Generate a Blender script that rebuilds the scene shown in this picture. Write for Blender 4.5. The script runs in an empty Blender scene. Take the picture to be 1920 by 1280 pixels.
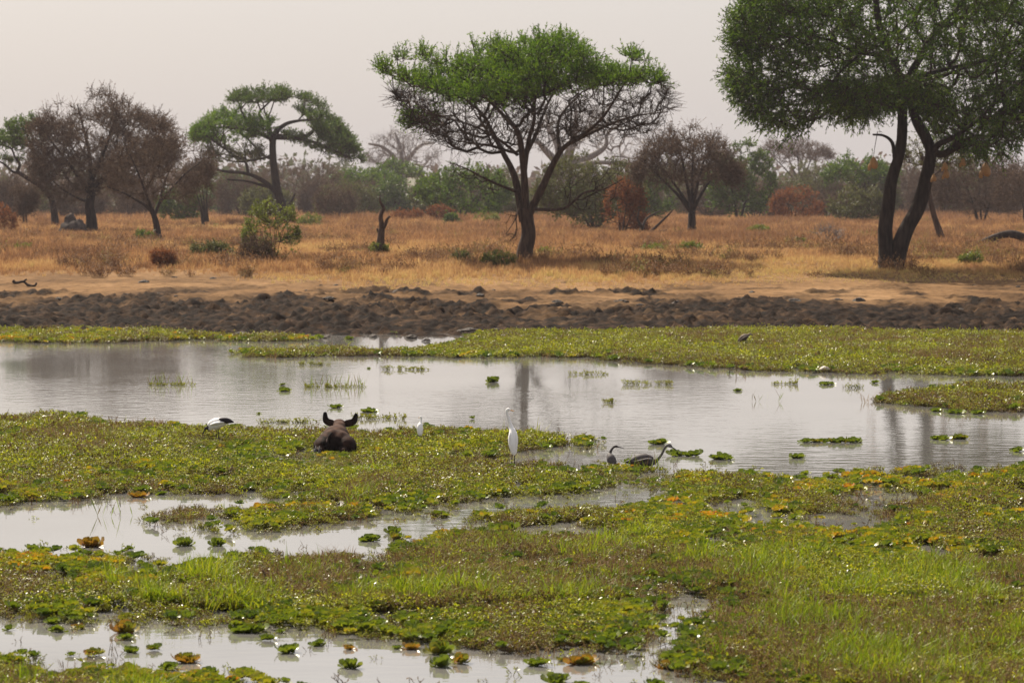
import bpy, math, random
import numpy as np
from mathutils import Vector

random.seed(7)
rng = np.random.default_rng(11)
scene = bpy.context.scene
COL = scene.collection

# ------------------------------------------------------------------ camera, sky, sun, exposure
F_PX, CAM_H, HORIZON = 6400.0, 4.85, 380.0          # focal length in pixels of a 1920 px wide frame
PITCH = math.atan((640.0 - HORIZON) / F_PX)
cam_d = bpy.data.cameras.new("camera")
cam_d.sensor_width = 36.0
cam_d.lens = F_PX / 1920.0 * 36.0
cam_d.clip_start, cam_d.clip_end = 0.5, 6000.0
cam_d.dof.use_dof = True
cam_d.dof.focus_distance = 66.0
cam_d.dof.aperture_fstop = 4.0
cam = bpy.data.objects.new("camera", cam_d)
cam.location = (0, 0, CAM_H)
cam.rotation_euler = (math.pi / 2 - PITCH, 0, 0)
COL.objects.link(cam)
scene.camera = cam

SUN_EL = math.radians(47.0)
SUN_AZ = math.radians(-30.0)                          # from +Y (into the picture), negative = left
world = bpy.data.worlds.new("World")
scene.world = world
world.use_nodes = True
wn, wl = world.node_tree.nodes, world.node_tree.links
wn.clear()
w_out = wn.new("ShaderNodeOutputWorld")
w_bg = wn.new("ShaderNodeBackground")
w_sky = wn.new("ShaderNodeTexSky")
w_sky.sky_type = 'NISHITA'
w_sky.sun_disc = False
w_sky.sun_elevation = SUN_EL
w_sky.sun_rotation = SUN_AZ
w_sky.air_density, w_sky.dust_density, w_sky.ozone_density = 1.0, 4.0, 1.0
w_mix = wn.new("ShaderNodeMix")
w_mix.data_type = 'RGBA'
w_mix.inputs[0].default_value = 0.64                  # thin dry-season haze veil over the whole sky
w_mix.inputs[7].default_value = (6.9, 6.5, 6.5, 1)
wl.new(w_sky.outputs[0], w_mix.inputs[6])
wl.new(w_mix.outputs[2], w_bg.inputs[0])
w_bg.inputs[1].default_value = 0.063
wl.new(w_bg.outputs[0], w_out.inputs[0])

sun_d = bpy.data.lights.new("sun", 'SUN')
sun_d.energy = 5.0
sun_d.angle = math.radians(0.6)
sun_d.color = (1.0, 0.90, 0.74)
sun = bpy.data.objects.new("sun", sun_d)
to_sun = Vector((math.sin(SUN_AZ) * math.cos(SUN_EL), math.cos(SUN_AZ) * math.cos(SUN_EL), math.sin(SUN_EL)))
sun.rotation_euler = to_sun.to_track_quat('Z', 'Y').to_euler()
sun.location = (0, 0, 60)
COL.objects.link(sun)

scene.view_settings.view_transform = 'Standard'
scene.view_settings.look = 'None'
scene.view_settings.exposure = 0.95
scene.view_settings.gamma = 1.0
scene.view_settings.use_curve_mapping = False
scene.cycles.use_denoising = True
scene.cycles.max_bounces = 8
scene.cycles.diffuse_bounces = 3
scene.cycles.transmission_bounces = 3
scene.cycles.volume_bounces = 1
scene.cycles.sample_clamp_indirect = 6.0

# ------------------------------------------------------------------ helpers
CT, ST = math.cos(PITCH), math.sin(PITCH)

def at(px, py, Y):
    """world point on the plane at distance Y that shows at photo pixel (px, py)"""
    u, v = (px - 960.0) / F_PX, (640.0 - py) / F_PX
    d = np.array([u, CT + v * ST, -ST + v * CT])
    return np.array([0, 0, CAM_H]) + d * (Y / d[1])

def flat(px, py, z=0.0):
    """point of the horizontal plane z that shows at photo pixel (px, py)"""
    u, v = (px - 960.0) / F_PX, (640.0 - py) / F_PX
    d = np.array([u, CT + v * ST, -ST + v * CT])
    t = (z - CAM_H) / d[2]
    return np.array([0, 0, CAM_H]) + d * t

def hash2(ix, iy, seed):
    h = (ix.astype(np.int64) * 374761393 + iy.astype(np.int64) * 668265263 + seed * 974634763) & 0xffffffff
    h = ((h ^ (h >> 13)) * 1274126177) & 0xffffffff
    return ((h ^ (h >> 16)) & 0xffffff) / float(0xffffff)

def vnoise(x, y, seed=0):
    x, y = np.asarray(x, float), np.asarray(y, float)
    ix, iy = np.floor(x), np.floor(y)
    fx, fy = x - ix, y - iy
    fx, fy = fx * fx * (3 - 2 * fx), fy * fy * (3 - 2 * fy)
    a, b = hash2(ix, iy, seed), hash2(ix + 1, iy, seed)
    c, d = hash2(ix, iy + 1, seed), hash2(ix + 1, iy + 1, seed)
    return (a * (1 - fx) + b * fx) * (1 - fy) + (c * (1 - fx) + d * fx) * fy

def fbm(x, y, seed=0, octv=4):
    s, a, t = 0.0, 0.5, 0.0
    for k in range(octv):
        s = s + a * vnoise(np.asarray(x) * 2 ** k, np.asarray(y) * 2 ** k, seed + k * 17)
        t += a
        a *= 0.5
    return s / t

PROF_Y = [0, 116, 122, 127, 131, 140, 150, 165, 188, 250, 320, 450, 700, 1700]
PROF_Z = [-.45, -.4, -.12, 0.02, .16, .45, .75, 1.1, 1.5, 1.75, 1.95, 2.1, 2.3, 2.6]

def shore(x):
    return (fbm(np.asarray(x) * .16, np.asarray(x) * 0 + 3.3, 5, 3) - .5) * 5.0 + (fbm(np.asarray(x) * 1.1, np.asarray(x) * 0 + 1.3, 8, 2) - .5) * 1.2

def mudness(x, y):
    """0 dry sand .. 1 dark churned wet mud"""
    yy = y + (fbm(x * .12, y * .12, 31, 3) - .5) * 18 + (fbm(x * .8, y * .5, 32, 3) - .5) * 18
    m = np.clip((155.0 - yy) / 24.0, 0, 1)
    p = fbm(x * .5, y * .3, 77, 5)
    w = np.clip((176 - y) / 14, 0, 1) * np.clip(.5 + .09 * (157 - y), .35, 1)
    return np.clip(m * 1.5 * np.clip(1.9 - p * 1.5, .4, 1) + np.clip((p - .50) * 7, 0, 1) * w, 0, 1)

def ground_h(x, y):
    x, y = np.asarray(x, float), np.asarray(y, float)
    yb = y - shore(x) * np.clip((160 - y) / 25, 0, 1) * (y > 112)
    z = np.interp(yb, PROF_Y, PROF_Z)
    near = np.clip((172 - y) / 12, 0, 1) * np.clip((y - 121) / 5, 0, 1)
    m = mudness(x, y)
    n1 = fbm(x * .9, y * .55, 3, 4)
    b1 = np.abs(2 * fbm(x * 1.7 + n1 * .8, y * .95, 9, 3) - 1)
    b2 = np.abs(2 * vnoise(x * 3.3 + n1, y * 1.9, 12) - 1)
    clod = np.sqrt(np.clip(b1, 0, 1)) * .30 + b2 * .2 + (n1 - .5) * .38 + (vnoise(x * 5, y * 3, 14) - .5) * .12
    z = z + near * (clod - .2) * (.10 + .85 * m) * (.35 + 1.3 * fbm(x * .22, y * .15, 16, 2))
    z = z + np.clip((y - 160) / 40, 0, 1) * (fbm(x * .06, y * .05, 21, 3) - .5) * .55
    return z

def ground_at(px, py):
    """terrain point that shows at photo pixel (px, py)"""
    lo, hi = 60.0, 900.0
    for _ in range(40):
        mid = (lo + hi) / 2
        p = at(px, py, mid)
        if p[2] > np.interp(mid, PROF_Y, PROF_Z): lo = mid
        else: hi = mid
    p = at(px, py, hi)
    return np.array([p[0], p[1], float(ground_h(p[0], p[1]))])

def obj_link(name, me, parent=None):
    o = bpy.data.objects.new(name, me)
    COL.objects.link(o)
    if parent is not None: o.parent = parent
    return o

def mesh(name, V, Fs, mat=None, smooth=False, attrs=None):
    """V: (n,3); Fs: one int array (m,k) or a list of them"""
    V = np.asarray(V, np.float32)
    if not isinstance(Fs, list): Fs = [Fs]
    Fs = [np.asarray(f, np.int32) for f in Fs if len(f)]
    me = bpy.data.meshes.new(name)
    me.vertices.add(len(V))
    me.vertices.foreach_set("co", V.ravel())
    lv = np.concatenate([f.ravel() for f in Fs]) if Fs else np.zeros(0, np.int32)
    tot = np.concatenate([np.full(len(f), f.shape[1], np.int32) for f in Fs]) if Fs else np.zeros(0, np.int32)
    me.loops.add(len(lv))
    me.loops.foreach_set("vertex_index", lv)
    me.polygons.add(len(tot))
    st = np.zeros(len(tot), np.int32)
    if len(tot): st[1:] = np.cumsum(tot)[:-1]
    me.polygons.foreach_set("loop_start", st)
    me.update(calc_edges=True)
    if len(tot): me.polygons.foreach_set("use_smooth", np.full(len(tot), smooth))
    for k, a in (attrs or {}).items():
        at_ = me.attributes.new(k, 'FLOAT', 'POINT')
        at_.data.foreach_set("value", np.asarray(a, np.float32))
    if mat: me.materials.append(mat)
    me.validate()
    return me

def tag(o, label=None, cat=None, group=None, kind=None):
    if label: o["label"] = label
    if cat: o["category"] = cat
    if group: o["group"] = group
    if kind: o["kind"] = kind
    return o

def thing(name, label, cat, loc, group=None, rz=0.0):
    o = bpy.data.objects.new(name, None)
    o.empty_display_size = .2
    COL.objects.link(o)
    o.location = [float(c) for c in loc]
    o.rotation_euler = (0, 0, rz)
    return tag(o, label, cat, group)

def catmull(P, sub):
    P = np.asarray(P, float)
    if len(P) < 3 or sub < 2:
        return P
    Q = np.vstack([2 * P[0] - P[1], P, 2 * P[-1] - P[-2]])
    out = []
    for i in range(1, len(Q) - 2):
        p0, p1, p2, p3 = Q[i - 1], Q[i], Q[i + 1], Q[i + 2]
        for t in np.linspace(0, 1, sub, endpoint=False):
            out.append(.5 * (2 * p1 + (p2 - p0) * t + (2 * p0 - 5 * p1 + 4 * p2 - p3) * t * t + (3 * p1 - p0 - 3 * p2 + p3) * t ** 3))
    out.append(P[-1])
    return np.array(out)

def loft(pts, ra, rb=None, sides=10, up=(0, 0, 1), wob=0.0, seed=0):
    """continuous tube through pts; ra = radius across, rb = radius along 'up'"""
    P = np.asarray(pts, float)
    ra = np.asarray(ra, float)
    rb = ra if rb is None else np.asarray(rb, float)
    T = np.gradient(P, axis=0)
    T /= np.linalg.norm(T, axis=1)[:, None] + 1e-9
    up = np.asarray(up, float)
    A = np.cross(T[0], up)
    if np.linalg.norm(A) < .2: A = np.cross(T[0], [0, 1, 0])
    A /= np.linalg.norm(A)
    ang = np.linspace(0, 2 * np.pi, sides, endpoint=False)
    V = []
    r = np.random.default_rng(seed)
    ph = r.uniform(0, 6.28, 3)
    for i in range(len(P)):
        A = A - T[i] * A.dot(T[i])
        A /= np.linalg.norm(A) + 1e-9
        B = np.cross(A, T[i])
        w = 1 + wob * (np.sin(ang * 3 + ph[0] + i * .23) * .5 + np.sin(ang * 2 + ph[1] - i * .37) * .5 + r.uniform(-.35, .35, sides))
        V.append(P[i] + (np.cos(ang) * ra[i] * w)[:, None] * A + (np.sin(ang) * rb[i] * w)[:, None] * B)
    n = len(P)
    V = np.vstack(V + [P[:1], P[-1:]])
    i = np.arange(n - 1)[:, None] * sides
    j = np.arange(sides)[None]
    k = (np.arange(sides)[None] + 1) % sides
    Q = np.stack([(i + j), (i + k), (i + sides + k), (i + sides + j)], -1).reshape(-1, 4)
    c0, c1 = n * sides, n * sides + 1
    jj = np.arange(sides)
    kk = (jj + 1) % sides
    T0 = np.stack([kk, jj, np.full(sides, c0)], -1)
    T1 = np.stack([(n - 1) * sides + jj, (n - 1) * sides + kk, np.full(sides, c1)], -1)
    return V, [Q, np.vstack([T0, T1])]

def prisms(P0, P1, R0, R1, sides=3):
    """many loose tapered segments at once"""
    P0, P1 = np.asarray(P0, float), np.asarray(P1, float)
    n = len(P0)
    if n == 0: return np.zeros((0, 3)), np.zeros((0, 4), int)
    T = P1 - P0
    T /= np.linalg.norm(T, axis=1)[:, None] + 1e-9
    ref = np.where(np.abs(T[:, 2:3]) > .9, np.array([[1., 0, 0]]), np.array([[0, 0, 1.]]))
    A = np.cross(T, ref)
    A /= np.linalg.norm(A, axis=1)[:, None] + 1e-9
    B = np.cross(T, A)
    ang = np.linspace(0, 2 * np.pi, sides, endpoint=False)
    ring = np.cos(ang)[None, :, None] * A[:, None] + np.sin(ang)[None, :, None] * B[:, None]
    V = np.concatenate([P0[:, None] + ring * np.asarray(R0)[:, None, None], P1[:, None] + ring * np.asarray(R1)[:, None, None]], 1).reshape(-1, 3)
    b = np.arange(n)[:, None] * 2 * sides
    j = np.arange(sides)[None]
    k = (j + 1) % sides
    Q = np.stack([b + j, b + k, b + sides + k, b + sides + j], -1).reshape(-1, 4)
    return V, Q

def leaves(P, D, L, W, nrm=None):
    """diamond leaves: base P, direction D (unit), length L, width W -> quads, one bent face each"""
    P, D = np.asarray(P, float), np.asarray(D, float)
    n = len(P)
    R = rng.normal(size=(n, 3)) if nrm is None else nrm
    S = np.cross(D, R)
    S /= np.linalg.norm(S, axis=1)[:, None] + 1e-9
    L, W = np.asarray(L)[:, None], np.asarray(W)[:, None]
    V = np.stack([P, P + D * L * .5 + S * W * .5, P + D * L, P + D * L * .5 - S * W * .5], 1).reshape(-1, 3)
    Q = np.arange(4 * n).reshape(n, 4)
    return V, Q

def unit(v):
    return v / (np.linalg.norm(v, axis=-1, keepdims=True) + 1e-9)

def join(parts):
    """[(V, F or list)] -> V, list of faces"""
    Vs, Fs, o = [], {}, 0
    for V, F in parts:
        Vs.append(V)
        for f in (F if isinstance(F, list) else [F]):
            if len(f): Fs.setdefault(f.shape[1], []).append(np.asarray(f) + o)
        o += len(V)
    return np.vstack(Vs), [np.vstack(v) for v in Fs.values()]

# ------------------------------------------------------------------ materials
def new_mat(name):
    m = bpy.data.materials.new(name)
    m.use_nodes = True
    nt = m.node_tree
    nt.nodes.clear()
    out = nt.nodes.new("ShaderNodeOutputMaterial")
    return m, nt, out

def nd(nt, typ, **kw):
    n = nt.nodes.new(typ)
    for k, v in kw.items(): setattr(n, k, v)
    return n

def ramp(nt, fac, stops):
    r = nd(nt, "ShaderNodeValToRGB")
    while len(r.color_ramp.elements) < len(stops): r.color_ramp.elements.new(.5)
    for e, (p, c) in zip(r.color_ramp.elements, stops):
        e.position = p
        e.color = (*c, 1)
    if fac is not None: nt.links.new(fac, r.inputs[0])
    return r.outputs[0]

def leaf_mat(name, stops, transl=.45, rough=.45, spec=.4, inst=False, rand=.35, gloss=False):
    """thin leaf: diffuse + translucent + a weak gloss; colour picked by the 'tint' attribute"""
    m, nt, out = new_mat(name)
    a = nd(nt, "ShaderNodeAttribute", attribute_name="tint", attribute_type='INSTANCER' if inst else 'GEOMETRY')
    fac = a.outputs["Fac"]
    if inst:
        a2 = nd(nt, "ShaderNodeAttribute", attribute_name="leafvar", attribute_type='GEOMETRY')
        sub = nd(nt, "ShaderNodeMath", operation='SUBTRACT')
        nt.links.new(a2.outputs["Fac"], sub.inputs[0])
        sub.inputs[1].default_value = .5
        mul = nd(nt, "ShaderNodeMath", operation='MULTIPLY_ADD')
        nt.links.new(sub.outputs[0], mul.inputs[0])
        mul.inputs[1].default_value = rand
        nt.links.new(fac, mul.inputs[2])
        fac = mul.outputs[0]
    c = ramp(nt, fac, stops)
    p = nd(nt, "ShaderNodeBsdfPrincipled")
    p.inputs["Roughness"].default_value = rough
    p.inputs["Specular IOR Level"].default_value = spec
    if gloss:
        gp = nd(nt, "ShaderNodeNewGeometry")
        mp = nd(nt, "ShaderNodeMapping")
        mp.inputs[3].default_value = (1.3, .6, 1)
        nt.links.new(gp.outputs["Position"], mp.inputs[0])
        gn = nd(nt, "ShaderNodeTexNoise")
        gn.inputs["Scale"].default_value = 1
        gn.inputs["Detail"].default_value = 4
        nt.links.new(mp.outputs[0], gn.inputs[0])
        nt.links.new(ramp(nt, gn.outputs[0], [(.42, (rough,) * 3), (.58, (.75,) * 3)]), p.inputs["Roughness"])
    nt.links.new(c, p.inputs["Base Color"])
    t = nd(nt, "ShaderNodeBsdfTranslucent")
    nt.links.new(c, t.inputs[0])
    mx = nd(nt, "ShaderNodeMixShader")
    mx.inputs[0].default_value = transl
    nt.links.new(p.outputs[0], mx.inputs[1])
    nt.links.new(t.outputs[0], mx.inputs[2])
    nt.links.new(mx.outputs[0], out.inputs[0])
    return m

def bark_mat(name, c0, c1, scale=3.0, rough=.9):
    m, nt, out = new_mat(name)
    tc = nd(nt, "ShaderNodeTexCoord")
    mp = nd(nt, "ShaderNodeMapping")
    mp.inputs[3].default_value = (scale * 2.2, scale * 2.2, scale * .5)
    nt.links.new(tc.outputs["Object"], mp.inputs[0])
    n = nd(nt, "ShaderNodeTexNoise")
    n.inputs["Scale"].default_value = 1.0
    n.inputs["Detail"].default_value = 6
    nt.links.new(mp.outputs[0], n.inputs[0])
    c = ramp(nt, n.outputs[0], [(.3, c0), (.7, c1)])
    b = nd(nt, "ShaderNodeBump")
    b.inputs["Strength"].default_value = .8
    b.inputs["Distance"].default_value = .08
    nt.links.new(n.outputs[0], b.inputs["Height"])
    p = nd(nt, "ShaderNodeBsdfPrincipled")
    p.inputs["Roughness"].default_value = rough
    p.inputs["Specular IOR Level"].default_value = .2
    nt.links.new(c, p.inputs["Base Color"])
    nt.links.new(b.outputs[0], p.inputs["Normal"])
    nt.links.new(p.outputs[0], out.inputs[0])
    return m

def plain_mat(name, c0, c1=None, scale=30., rough=.7, spec=.3, bump=.3):
    m, nt, out = new_mat(name)
    tc = nd(nt, "ShaderNodeTexCoord")
    n = nd(nt, "ShaderNodeTexNoise")
    n.inputs["Scale"].default_value = scale
    n.inputs["Detail"].default_value = 4
    nt.links.new(tc.outputs["Object"], n.inputs[0])
    c = ramp(nt, n.outputs[0], [(.35, c0), (.65, c1 or tuple(x * 1.15 for x in c0))])
    p = nd(nt, "ShaderNodeBsdfPrincipled")
    p.inputs["Roughness"].default_value = rough
    p.inputs["Specular IOR Level"].default_value = spec
    b = nd(nt, "ShaderNodeBump")
    b.inputs["Strength"].default_value = bump
    b.inputs["Distance"].default_value = .01
    nt.links.new(n.outputs[0], b.inputs["Height"])
    nt.links.new(b.outputs[0], p.inputs["Normal"])
    nt.links.new(c, p.inputs["Base Color"])
    nt.links.new(p.outputs[0], out.inputs[0])
    return m

def attr_mat(name, stops, attr="tint", rough=.8, spec=.25, nscale=25., namp=.25, bump=.4, bdist=.01):
    """colour by a vertex attribute (fur and feather patches), with fine noise"""
    m, nt, out = new_mat(name)
    a = nd(nt, "ShaderNodeAttribute", attribute_name=attr)
    tc = nd(nt, "ShaderNodeTexCoord")
    n = nd(nt, "ShaderNodeTexNoise")
    n.inputs["Scale"].default_value = nscale
    n.inputs["Detail"].default_value = 5
    nt.links.new(tc.outputs["Object"], n.inputs[0])
    s = nd(nt, "ShaderNodeMath", operation='SUBTRACT')
    nt.links.new(n.outputs[0], s.inputs[0]); s.inputs[1].default_value = .5
    ma = nd(nt, "ShaderNodeMath", operation='MULTIPLY_ADD')
    nt.links.new(s.outputs[0], ma.inputs[0]); ma.inputs[1].default_value = namp
    nt.links.new(a.outputs["Fac"], ma.inputs[2])
    c = ramp(nt, ma.outputs[0], stops)
    p = nd(nt, "ShaderNodeBsdfPrincipled")
    p.inputs["Roughness"].default_value = rough
    p.inputs["Specular IOR Level"].default_value = spec
    b = nd(nt, "ShaderNodeBump")
    b.inputs["Strength"].default_value = bump
    b.inputs["Distance"].default_value = bdist
    nt.links.new(n.outputs[0], b.inputs["Height"])
    nt.links.new(b.outputs[0], p.inputs["Normal"])
    nt.links.new(c, p.inputs["Base Color"])
    nt.links.new(p.outputs[0], out.inputs[0])
    return m

M = {}
M['bark_dark'] = bark_mat('bark_dark', (.014, .010, .008), (.05, .034, .026))
M['bark_brown'] = bark_mat('bark_brown', (.026, .016, .011), (.085, .052, .036))
M['bark_grey'] = bark_mat('bark_grey', (.09, .078, .07), (.2, .175, .155))
M['bark_log'] = bark_mat('bark_log', (.03, .024, .02), (.16, .125, .1), 2.)
M['leaf_green'] = leaf_mat('leaf_green', [(0, (.03, .07, .004)), (.5, (.075, .145, .006)), (1, (.17, .25, .012))], .5, .5, .2)
M['leaf_deep'] = leaf_mat('leaf_deep', [(0, (.025, .045, .008)), (.5, (.055, .095, .013)), (1, (.12, .165, .022))], .45, .5, .3)
M['leaf_mid'] = leaf_mat('leaf_mid', [(0, (.022, .048, .004)), (.5, (.055, .105, .006)), (1, (.14, .20, .012))], .45, .5, .2)
M['leaf_olive'] = leaf_mat('leaf_olive', [(0, (.04, .045, .014)), (.5, (.08, .085, .026)), (1, (.13, .13, .04))], .4, .6, .2)
M['leaf_brown'] = leaf_mat('leaf_brown', [(0, (.055, .036, .025)), (.5, (.11, .074, .052)), (1, (.18, .125, .082))], .35, .7, .05)
M['leaf_rust'] = leaf_mat('leaf_rust', [(0, (0.0935, 0.02975, 0.0119)), (.5, (0.1785, 0.06375, 0.0238)), (1, (0.255, 0.1105, 0.0425))], .4, .7, .15)
M['leaf_lime'] = leaf_mat('leaf_lime', [(0, (.06, .075, .012)), (.5, (.12, .15, .02)), (1, (.2, .22, .03))], .45, .5, .3)
M['twig_brown'] = plain_mat('twig_brown', (.055, .037, .024), (.10, .068, .045), 2., .9, .05)
M['twig_dark'] = plain_mat('twig_dark', (.028, .019, .013), (.06, .042, .028), 2., .9, .05)
M['twig_grey'] = plain_mat('twig_grey', (.12, .10, .09), (.19, .165, .15), 2.)
M['straw'] = plain_mat('straw', (.33, .17, .07), (.5, .3, .13), 40.)

# ------------------------------------------------------------------ ground, water, hills
def terrain_mat():
    m, nt, out = new_mat("ground")
    a = nd(nt, "ShaderNodeAttribute", attribute_name="mud")
    g = nd(nt, "ShaderNodeNewGeometry")
    def noise(scale, detail=5, sy=1.0):
        mp = nd(nt, "ShaderNodeMapping")
        mp.inputs[3].default_value = (scale, scale * sy, scale)
        nt.links.new(g.outputs["Position"], mp.inputs[0])
        n = nd(nt, "ShaderNodeTexNoise")
        n.inputs["Scale"].default_value = 1
        n.inputs["Detail"].default_value = detail
        n.inputs["Roughness"].default_value = .65
        nt.links.new(mp.outputs[0], n.inputs[0])
        return n.outputs[0]
    n1, n2 = noise(2.2, 6), noise(.16, 5, .6)
    sand = ramp(nt, n2, [(.3, (0.108, 0.063, 0.0324)), (.5, (0.189, 0.1125, 0.0558)), (.7, (0.261, 0.162, 0.0855))])
    fine = ramp(nt, n1, [(.33, (.4, .36, .33)), (.5, (.9, .88, .85)), (.7, (1.1, 1.05, 1.0))])
    mm = nd(nt, "ShaderNodeMix", data_type='RGBA', blend_type='MULTIPLY')
    mm.inputs[0].default_value = 1
    nt.links.new(sand, mm.inputs[6]); nt.links.new(fine, mm.inputs[7])
    n3 = noise(1.5, 8, .6)
    mud = ramp(nt, n3, [(.34, (.004, .0026, .0017)), (.48, (.011, .0066, .0042)), (.6, (.034, .0195, .011)), (.72, (.10, .06, .032))])
    mx = nd(nt, "ShaderNodeMix", data_type='RGBA')
    nt.links.new(a.outputs["Fac"], mx.inputs[0])
    nt.links.new(mm.outputs[2], mx.inputs[6]); nt.links.new(mud, mx.inputs[7])
    p = nd(nt, "ShaderNodeBsdfPrincipled")
    rr = nd(nt, "ShaderNodeMapRange")
    nt.links.new(a.outputs["Fac"], rr.inputs[0])
    rr.inputs[3].default_value, rr.inputs[4].default_value = .97, .88
    nt.links.new(rr.outputs[0], p.inputs["Roughness"])
    p.inputs["Specular IOR Level"].default_value = .03
    b = nd(nt, "ShaderNodeBump")
    b.inputs["Strength"].default_value = .9
    b.inputs["Distance"].default_value = .1
    nt.links.new(n1, b.inputs["Height"])
    nt.links.new(b.outputs[0], p.inputs["Normal"])
    nt.links.new(mx.outputs[2], p.inputs["Base Color"])
    nt.links.new(p.outputs[0], out.inputs[0])
    return m

ys = np.concatenate([np.linspace(-15, 112, 12), np.arange(115, 176, .14), np.geomspace(176.5, 330, 120), np.geomspace(335, 1650, 45)])
us = np.concatenate([np.linspace(-.9, -.2, 12)[:-1], np.arange(-.2, .2001, .0009), np.linspace(.2, .9, 12)[1:]])
GX, GY = np.meshgrid(us, ys)
GX = GX * np.maximum(GY, 60)
GZ = ground_h(GX, GY)
nr, nc = GX.shape
ii = np.arange(nr - 1)[:, None] * nc + np.arange(nc - 1)[None]
Q = np.stack([ii, ii + 1, ii + nc + 1, ii + nc], -1).reshape(-1, 4)
me = mesh("ground", np.stack([GX, GY, GZ], -1).reshape(-1, 3), Q, terrain_mat(), True, {"mud": np.clip(mudness(GX, GY) * np.where(GY < 118, 1, 1), 0, 1).ravel()})
tag(obj_link("ground", me), kind="structure")

def water_mat():
    m, nt, out = new_mat("water")
    g = nd(nt, "ShaderNodeNewGeometry")
    def noise(sx, sy, detail=3):
        mp = nd(nt, "ShaderNodeMapping")
        mp.inputs[3].default_value = (sx, sy, 1)
        nt.links.new(g.outputs["Position"], mp.inputs[0])
        n = nd(nt, "ShaderNodeTexNoise")
        n.inputs["Scale"].default_value = 1
        n.inputs["Detail"].default_value = detail
        nt.links.new(mp.outputs[0], n.inputs[0])
        return n.outputs[0]
    rip, patch, murk = noise(1.6, 2.6, 3), noise(.05, .045, 3), noise(.3, .2, 3)
    amp = ramp(nt, patch, [(.38, (.08,) * 3), (.62, (1,) * 3)])
    mul = nd(nt, "ShaderNodeMath", operation='MULTIPLY')
    nt.links.new(rip, mul.inputs[0]); nt.links.new(amp, mul.inputs[1])
    b = nd(nt, "ShaderNodeBump")
    b.inputs["Strength"].default_value = 1.0
    b.inputs["Distance"].default_value = .008
    nt.links.new(mul.outputs[0], b.inputs["Height"])
    p = nd(nt, "ShaderNodeBsdfPrincipled")
    c = ramp(nt, murk, [(.35, (0.122, 0.1168, 0.1081)), (.65, (0.1568, 0.1528, 0.1462))])
    nt.links.new(c, p.inputs["Base Color"])
    p.inputs["Roughness"].default_value = .04
    p.inputs["IOR"].default_value = 1.33
    p.inputs["Specular IOR Level"].default_value = 1.0
    nt.links.new(b.outputs[0], p.inputs["Normal"])
    nt.links.new(p.outputs[0], out.inputs[0])
    return m

V = np.array([[-90, -14, 0], [90, -14, 0], [90, 136, 0], [-90, 136, 0]], float)
tag(obj_link("water", mesh("water", V, np.array([[0, 1, 2, 3]]), water_mat())), kind="structure")

hx = np.linspace(-700, 700, 160)
hz = 5 + 12 * fbm(hx * .006, hx * 0, 41, 4) ** 1.3 * 1.4
rows = [np.stack([hx, np.full(160, 1380.), np.full(160, 1.0)], -1), np.stack([hx, np.full(160, 1420.), hz * .7], -1),
        np.stack([hx, np.full(160, 1480.), hz], -1), np.stack([hx, np.full(160, 1600.), np.full(160, 1.0)], -1)]
ii = np.arange(3)[:, None] * 160 + np.arange(159)[None]
Q = np.stack([ii, ii + 1, ii + 161, ii + 160], -1).reshape(-1, 4)
tag(obj_link("hills", mesh("hills", np.vstack(rows), Q, plain_mat('hill_bush', (.06, .065, .045), (.11, .1, .06), .05, .95), True)), kind="structure")

# ------------------------------------------------------------------ trees
def grow(skel, skel_len, skel_ok, A, bf, step):
    """greedy spanning tree from the skeleton nodes to the attractors A; long links are cut and bowed"""
    P = [p for p in skel]; par = [-1] * len(P); Ln = list(skel_len)
    ok = np.where(skel_ok)[0]
    S = np.array(skel)[ok]; SL = np.array(skel_len)[ok]
    D = np.linalg.norm(A[:, None] - S[None], axis=2) + bf * SL[None]
    best = D.argmin(1)
    cost = D[np.arange(len(A)), best]
    owner = ok[best]
    left = np.ones(len(A), bool)
    term = np.zeros(len(A), int)
    for _ in range(len(A)):
        i = int(np.where(left, cost, 1e9).argmin())
        left[i] = False
        o = int(owner[i]); p0 = P[o]; p1 = A[i]
        d = p1 - p0; L = float(np.linalg.norm(d))
        k = min(int(L / step), 5)
        last = o; new = []
        for s in range(1, k + 2):
            t = s / (k + 1)
            q = p0 + d * t
            if s <= k: q = q + rng.normal(size=3) * L * .05 + np.array([0, 0, -L * .12 * math.sin(math.pi * t)])
            P.append(q); par.append(last); Ln.append(Ln[o] + L * t)
            last = len(P) - 1; new.append(last)
        term[i] = last
        NP = np.array([P[n] for n in new]); NL = np.array([Ln[n] for n in new])
        d2 = np.linalg.norm(A[:, None] - NP[None], axis=2) + bf * NL[None]
        b = d2.argmin(1); c = d2[np.arange(len(A)), b]
        m = left & (c < cost)
        cost[m] = c[m]; owner[m] = np.array(new)[b[m]]
    return np.array(P), np.array(par), term

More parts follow.
